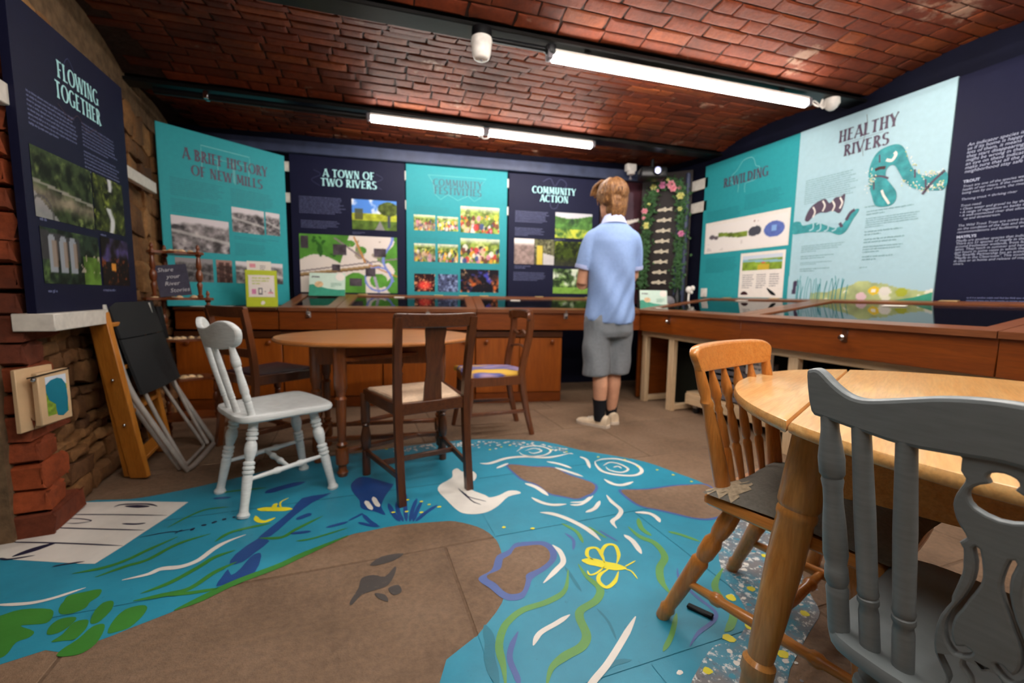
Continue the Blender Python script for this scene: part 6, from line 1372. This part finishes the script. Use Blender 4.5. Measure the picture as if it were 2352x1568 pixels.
o = thing('flower_garland', 'artificial ivy garland with pink and yellow flowers hung around the dark board', 'garland', (2.93, 4.05, 0), ang)
lf = MB(); 
for pth in (pathL, pathR):
    c = crom([V((a, -.035, b)) for a, b in pth], 10)
    for i, p in enumerate(c):
        dens = 12 if p.z < 2.05 else 6
        for k in range(dens):
            q = p + V((rg_.gauss(0, .03), rg_.uniform(-.035, .015), rg_.gauss(0, .02))); s = rg_.uniform(.016, .028); t = rg_.uniform(0, 6.28); d1 = V((math.cos(t), rg_.uniform(-.5, .3), math.sin(t))).normalized(); d2 = d1.cross(V((rg_.uniform(-.4, .4), 1, rg_.uniform(-.4, .4)))).normalized()
            lf.add([q, q + d1 * s * .5 + d2 * s * .6, q + d1 * s * 1.3, q + d1 * s * .5 - d2 * s * .6, q + d1 * s * .5 + V((0, -.004, 0))], [(0, 1, 4), (1, 2, 4), (2, 3, 4), (3, 0, 4)])
    obj('vine', MB().tube(c, .004, 6), 'leaf', o)
q = obj('foliage', lf, 'leaf', o, False); q['kind'] = 'stuff'
def flower(u, z, r, m):
    f = MB(); c = V((u, -.06, z))
    for ring_, n, rr_, tl in ((0, 6, 1.0, .35), (1, 5, .68, .7), (2, 4, .38, 1.1)):
        for k in range(n):
            a = 2 * PI * k / n + ring_ * .5; d1 = V((math.cos(a), 0, math.sin(a))); d2 = V((-math.sin(a), 0, math.cos(a))); n_ = V((0, -1, 0)) * r
            p = [c + n_ * .1 * ring_, c + d1 * r * rr_ * .6 + d2 * r * rr_ * .45 + n_ * tl * .5, c + d1 * r * rr_ + n_ * tl, c + d1 * r * rr_ * .6 - d2 * r * rr_ * .45 + n_ * tl * .5]
            f.add(p, [(0, 1, 2), (0, 2, 3)])
    obj('flower', f, m, o, False)
for u, z, r, m in ((.13, 2.09, .035, 'yellow'), (.22, 2.10, .04, 'pink'), (.30, 2.10, .045, 'rose'), (.325, 2.06, .04, 'rose'), (.275, 2.15, .022, 'yellow'), (.40, 1.98, .042, 'yellow'), (.40, 1.85, .026, 'yellow'), (.425, 1.6, .036, 'pink'), (.05, 1.85, .036, 'rose'), (.045, 1.78, .022, 'rose'), (.075, 1.70, .04, 'yellow'), (.09, 1.92, .02, 'yellow'), (.39, 2.06, .024, 'rose'), (.17, 2.05, .018, 'rose')): flower(u, z, r, m)
# projector, camera, speaker
o = thing('projector', 'black projector with a lit lens hanging in the right back corner', 'projector', (2.80, 3.72, 2.155), rad(-24))
obj('body', MB().box((0, 0, 0), (.25, .20, .10), ch=.018), 'plastic_black', o); k = obj('lens_barrel', MB().lathe((.025, -.10, .005), (.025, -.125, .005), [(0, .042), (.6, .042), (1, .036)], 20), 'black', o)
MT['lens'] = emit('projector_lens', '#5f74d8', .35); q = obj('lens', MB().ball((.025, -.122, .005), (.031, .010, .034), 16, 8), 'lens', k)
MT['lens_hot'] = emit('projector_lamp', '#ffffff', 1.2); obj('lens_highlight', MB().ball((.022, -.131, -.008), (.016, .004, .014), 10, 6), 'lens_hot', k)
obj('mount', MB().tube([(0, 0, .05), (0, 0, .14)], .016, 10).box((0, 0, .055), (.1, .1, .012)), 'black', o)
o = thing('security_camera', 'small white security sensor on the beam above the person', 'sensor', (2.73, 4.01, 2.275), BW)
obj('housing', MB().box((0, -.03, 0), (.105, .07, .075), ch=.01), 'plastic_white', o); obj('sensor_head', MB().box((-.005, -.05, -.055), (.065, .06, .04), ch=.008), 'plastic_white', o); obj('swivel', MB().tube([(-.01, -.05, -.072), (-.01, -.055, -.11)], .008, 8).ball((-.01, -.055, -.118), .014, 8, 6), 'plastic_grey', o)
o = thing('speaker', 'round dark grey speaker standing in the right back corner', 'speaker', (2.99, 3.62, .826), rad(-30))
obj('body', MB().lathe((0, .05, .075), (0, -.02, .075), [(0, .06), (.3, .074), (.8, .074), (1, .06)], 24), 'plastic_black', o); obj('grille', MB().lathe((0, -.02, .075), (0, -.034, .075), [(0, .062), (.6, .05), (1, .012)], 24), 'plastic_grey', o); obj('badge', MB().ball((-.005, -.034, .05), .011, 8, 5), 'brass', o); obj('foot', MB().box((0, .015, .004), (.08, .07, .008)), 'plastic_black', o)
o = thing('bottle', 'slim black bottle standing behind the round speaker', 'bottle', (3.10, 3.62, .826)); obj('body', MB().lathe((0, 0, 0), (0, 0, .20), [(0, .034), (.05, .036), (.7, .036), (.85, .018), (1, .016)], 16), 'plastic_black', o); obj('cap', MB().lathe((0, 0, .20), (0, 0, .225), [(0, .018), (1, .017)], 12), 'black', o)
o = thing('desk_lamp', 'small white clip lamp on the corner counter beside the rewilding panel', 'lamp', (3.08, 3.44, .826)); obj('stem', MB().tube([(0, 0, 0), (.005, 0, .17)], .009, 10), 'plastic_white', o); obj('head', MB().ball((.0, 0, .20), (.028, .028, .034), 12, 8).ball((.03, -.02, .215), (.022, .022, .026), 12, 8).ball((.025, -.01, .175), .018, 10, 7), 'plastic_white', o); obj('clip', MB().box((0, 0, .006), (.05, .04, .012), ch=.003), 'plastic_white', o)
o = thing('wall_socket', 'white double socket at the left foot of the rewilding panel', 'socket', (3.255, 3.425, 1.0), rad(-90)); obj('plate', MB().box((0, 0, 0), (.075, .012, .085), ch=.003), 'plastic_white', o); obj('switch', MB().box((0, -.007, .015), (.02, .006, .025)), 'plastic_white', o)
# little black thing on the floor
o = obj('cable_tie', MB().box((0, 0, .005), (.075, .022, .008), ch=.003), 'black'); o.location = (0.967,0.954,0.002); o.rotation_euler = (0, 0, rad(-60)); tag(o, 'small black strip lying on the blue floor by the pine chair leg', 'strip')

# ================================================================== THE PERSON
o = thing('person', 'person in pale blue polo and grey shorts, back turned, arms folded, reading the panels', 'person', (1.735, 2.715, 0), rad(-17))
fl_, fr_ = V((-.055, -.02, 0)), V((.06, .085, 0))
body = MB()
def limb(pts, rs, ov=None): body.tube(crom([V(p) for p in pts], 5), np.interp(np.linspace(0, len(rs) - 1, 5 * (len(rs) - 1) + 1), range(len(rs)), rs).tolist(), 14, ov)
limb([(-.085, 0, .90), (-.075, .0, .68), (-.06, .005, .47), (-.058, -.03, .30), (-.055, -.025, .07)], [.072, .07, .055, .055, .034]); limb([(.085, .01, .90), (.08, .05, .68), (.065, .085, .47), (.063, .06, .30), (.06, .075, .07)], [.072, .07, .055, .055, .034])
body.loft([[(a * math.cos(t), y + b * math.sin(t), z) for t in [2 * PI * i / 24 for i in range(24)]] for z, a, b, y in ((.84, .12, .09, 0), (.92, .14, .09, 0), (1.05, .13, .085, .0), (1.2, .14, .09, 0), (1.33, .145, .09, 0), (1.40, .125, .075, -.005), (1.45, .075, .06, -.01), (1.49, .052, .052, -.005), (1.56, .05, .052, .01))])
HC = V((-.012, .022, 1.635)); HA = rad(24)
def hd(x, y, z): a = rot2((x, y), HA); return HC + V((a[0], a[1], z))
rings = []
for z, a, b, y in ((-.135, .02, .03, .045), (-.12, .042, .052, .03), (-.09, .058, .075, .012), (-.05, .066, .088, .004), (0, .073, .095, 0), (.05, .073, .094, -.004), (.09, .060, .078, -.006), (.115, .035, .045, -.006), (.122, .01, .012, -.006)):
    rings.append([tuple(hd(a * math.cos(t), y + b * math.sin(t), z)) for t in [2 * PI * i / 24 for i in range(24)]])
body.loft(rings)
body.tube([hd(0, .088, .02), hd(0, .105, -.015), hd(0, .112, -.035), hd(0, .095, -.045)], [.008, .011, .014, .01], 8)      # nose
for s in (1, -1): body.tube([hd(.03 * s, .086, .018), hd(.055 * s, .066, .02)], [.010, .010], 8); body.loft([[tuple(hd((.068 + d_) * s, -.005 + r_ * .6 * math.cos(t) - .01, -.01 + r_ * math.sin(t))) for t in [2 * PI * i / 12 for i in range(12)]] for d_, r_ in ((-.01, .026), (.008, .032), (.014, .028))])
body.tube([hd(-.022, .088, -.075), hd(0, .094, -.075), hd(.022, .088, -.075)], [.006, .008, .006], 8)
# arms folded in front; right hand closed round the left arm
limb([(-.145, 0, 1.375), (-.178, .005, 1.25), (-.205, .03, 1.035)], [.048, .043, .038]); limb([(-.205, .03, 1.035), (-.13, .14, 1.055), (-.03, .185, 1.09)], [.044, .040, .030])
limb([(.145, 0, 1.375), (.17, .03, 1.25), (.185, .08, 1.085)], [.048, .043, .038]); limb([(.185, .08, 1.085), (.09, .20, 1.10), (-.08, .19, 1.125)], [.044, .040, .030])
def hand(wrist, palm, fdir, curl, thumb):
    w_, p_ = V(wrist), V(palm); body.tube([w_, (w_ + p_) / 2, p_], [.026, .036, .036], 12, (1, .62))
    f = V(fdir).normalized(); cu_ = V(curl).normalized(); sd = f.cross(cu_).normalized()
    for i, L in enumerate((.062, .072, .068, .052)):
        b = p_ + sd * (.028 - .0187 * i); m1 = b + f * L * .5 + cu_ * .006; m2 = b + f * L * .85 + cu_ * .024; m3 = b + f * L * .9 + cu_ * .045
        body.tube([b - f * .012, m1, m2, m3], [.0098, .0092, .0085, .0075], 8)
    t = V(thumb); body.tube([w_.lerp(p_, .4) + sd * .022, w_.lerp(p_, .8) + sd * .05, t], [.012, .011, .009], 8)
hand((-.08, .19, 1.125), (-.150, .135, 1.12), (-.60, -.75, .0), (-.3, -.85, -.1), (-.165, .10, 1.175)); hand((-.03, .185, 1.09), (.055, .175, 1.08), (.95, -.1, .05), (.1, -.9, .3), (.06, .17, 1.135))
obj('body', remeshed(body, 'body', .0075, 3), 'skin', o)
# clothes
sh = MB()
prof = ((.765, .178, .128, .005), (.80, .182, .130, .003), (.86, .176, .126, 0), (.95, .166, .120, 0), (1.05, .162, .118, 0), (1.15, .166, .120, .0), (1.25, .172, .122, 0), (1.33, .176, .118, -.003), (1.385, .165, .102, -.008), (1.425, .135, .086, -.012), (1.455, .095, .075, -.012), (1.475, .068, .064, -.010))
rings = []
for j, (z, a, b, y) in enumerate(prof):
    r = []
    for i in range(48):
        t = 2 * PI * i / 48; fo = 1 + (.022 * math.sin(3 * t + z * 9) + .014 * math.sin(7 * t - z * 14)) * (1 if z < 1.3 else .25)
        r.append((a * math.cos(t) * fo, y + b * math.sin(t) * fo, z + (.012 * math.sin(2 * t + 1) if j == 0 else 0)))
    rings.append(r)
sh.loft(rings)
for s, e, hm in ((-1, (-.176, .004, 1.27), (-.200, .018, 1.145)), (1, (.172, .028, 1.27), (.183, .055, 1.15))):
    sh.tube(crom([V((.09 * s, -.005, 1.365)), V((.135 * s, 0, 1.355)), V(e), V(hm)], 4), [.062, .063, .064, .064, .064, .063, .062, .060, .059, .058, .058, .058, .059], 16)
me = remeshed(sh, 'polo_shirt', .009, 3)
for q in me.vertices:
    c = q.co
    if c.y < .02 and abs(c.x) < .2: q.co.y += .010 * math.sin(26 * (c.x + .55 * (c.z - 1.0)) ) * max(0, min(1, (1.36 - c.z) * 4)) + .007 * math.sin(64 * c.x - 30 * c.z) * max(0, min(1, (1.2 - c.z) * 4))
obj('polo_shirt', me, 'polo', o)
col_ = MB(); ri = []
for z, a, b, y in ((1.452, .085, .074, -.012), (1.475, .072, .068, -.008), (1.505, .062, .060, -.004), (1.508, .067, .065, -.005), (1.48, .080, .076, -.010), (1.448, .094, .083, -.014)):
    ri.append([(a * math.cos(t), y + b * math.sin(t), z + .012 * math.cos(t - PI / 2 + PI)) for t in [2 * PI * i / 28 for i in range(28)]])
col_.loft(ri, False); obj('collar', col_, 'polo_collar', o)
for s, hm, e in ((-1, (-.200, .018, 1.145), (-.195, .015, 1.17)), (1, (.183, .055, 1.15), (.181, .05, 1.175))): obj('sleeve_cuff', MB().tube([V(hm) - (V(e) - V(hm)) * .15, V(hm), V(e)], [.060, .0625, .0615], 20, None, False), 'polo_collar', o)
so = MB(); so.loft([[(a * math.cos(t), .01 + b * math.sin(t), z) for t in [2 * PI * i / 32 for i in range(32)]] for z, a, b in ((.93, .15, .105), (.86, .168, .120), (.78, .176, .128), (.70, .172, .125), (.66, .15, .11))])
so.tube(crom([V((-.085, .0, .80)), V((-.088, .005, .60)), V((-.082, .0, .375))], 5), [.092, .094, .096, .098, .099, .100, .100, .1, .1, .1, .099], 18); so.tube(crom([V((.085, .015, .80)), V((.088, .05, .60)), V((.084, .065, .385))], 5), [.092, .094, .095, .096, .097, .097, .097, .097, .097, .097, .096], 18)
me = remeshed(so, 'shorts', .009, 3)
for q in me.vertices: q.co.y += .004 * math.sin(38 * q.co.x + 20 * q.co.z); q.co.x += .004 * math.sin(30 * q.co.z + 9 * q.co.y)
obj('shorts', me, 'shorts', o)
for s, c, x2 in ((-1, fl_, -.056), (1, fr_, .062)):
    k = V((x2, c.y - .005, 0)); obj('sock', MB().loft([[(k.x + r * math.cos(t), k.y + dy + r * 1.1 * math.sin(t), z) for t in [2 * PI * i / 18 for i in range(18)]] for z, r, dy in ((.045, .040, 0), (.09, .041, 0), (.14, .045, 0), (.19, .051, .003), (.205, .053, .003))]), 'sock', o)
    ya = rad(48 if s < 0 else 12); shoe = MB(); rs_ = []
    outline = [(-.075, .030, .085), (-.065, .036, .09), (-.03, .038, .088), (.02, .040, .075), (.06, .044, .058), (.11, .048, .046), (.15, .042, .04), (.172, .022, .032)]
    for yy_, hw, hz in outline:
        r = []
        for i in range(14):
            t = PI * i / 13; r.append((hw * math.cos(t), yy_, .016 + (hz - .016) * max(0.0, math.sin(t)) ** .6))
        rs_.append(r)
    def tr(p): a = rot2((p[0], p[1]), ya); return (c.x + a[0], c.y + a[1], p[2])
    q = obj('shoe', MB().loft([[tr(p) for p in r] for r in rs_]), 'shoe', o)
    sl_ = [(-.085, 0), (-.075, .034), (-.03, .042), (.03, .043), (.10, .052), (.155, .044), (.18, .018)]; pl = [(b, a) for a, b in sl_] + [(-b, a) for a, b in sl_[::-1] if b > 0]
    obj('sole', MB().prism([tr((a, b, 0))[:2] for a, b in smooth2(pl, 2)], 0.001, .022), 'shoe_sole', q)
    for yy_ in (.03, .055, .08): obj('lace', MB().tube([tr((-.028, yy_, .066 - yy_ * .2)), tr((0, yy_ + .006, .084 - yy_ * .35)), tr((.028, yy_, .066 - yy_ * .2))], .0035, 6), 'paper', q)
hm_ = MB(); rh = random.Random(5)
for z, a, b, y in ((.035, .090, .104, -.014), (.075, .088, .100, -.010), (-.02, .084, .094, -.028), (-.075, .066, .066, -.040), (-.11, .056, .05, -.042)): hm_.ball(tuple(hd(0, y, z)), (a, b, .062), 20, 10)
def lock(p0, p1, p2, r0=.013): hm_.tube(crom([hd(*p0), hd(*p1), hd(*p2)], 3), [r0, r0, r0 * .9, r0 * .8, r0 * .6, r0 * .4, .002], 6)
for i in range(210):          # locks that start at the crown and fall down the back and the sides
    az = rh.uniform(-PI, PI); el = rh.uniform(.1, 1.3); ca, sa = math.cos(az), math.sin(az)
    if sa > .35 and el < .6: continue
    k = rh.uniform(.98, 1.05); p0 = (ca * .080 * math.cos(el) * k, -.012 + sa * .094 * math.cos(el) * k, .05 + .085 * math.sin(el) * k)
    e1 = el - .5; p1 = (ca * .094 * math.cos(e1) * k, -.014 + sa * .108 * math.cos(e1) * k, .045 + .082 * math.sin(e1) * k)
    e2 = el - rh.uniform(.8, 1.1); g = rh.gauss(0, .006); p2 = (ca * .094 * math.cos(e2) * k + g, -.016 + sa * .106 * math.cos(e2) * k + g, .035 + .08 * math.sin(e2) - rh.uniform(.0, .02))
    lock(p0, p1, p2, rh.uniform(.010, .014))
for i in range(60):           # nape
    x = rh.uniform(-.066, .066); d = -.03 - .075 * (1 - (x / .09) ** 2) ** .5; lock((x, d + .01, .03), (x * .97, d - .004, -.06), (x * .85 + rh.gauss(0, .004), d + .012 + rh.gauss(0, .004), -.125 - rh.uniform(0, .03)), .011)
for i in range(34):           # fringe swept over the forehead to the left
    x = rh.uniform(-.08, .05); lock((x + .02, .04, .125), (x - .015, .09, .085), (x - .03 + rh.gauss(0, .008), .108, .03 + rh.uniform(-.02, .015)), .013)
for sx in (-1, 1):            # over the ears
    for i in range(16): y = rh.uniform(-.06, .045); lock((.078 * sx, y, .06), (.092 * sx, y + .003, .02), (.088 * sx, y + rh.gauss(0, .004), -.03 - rh.uniform(0, .03)), .012)
obj('hair', remeshed(hm_, 'hair', .0045, 1), 'hair', o)
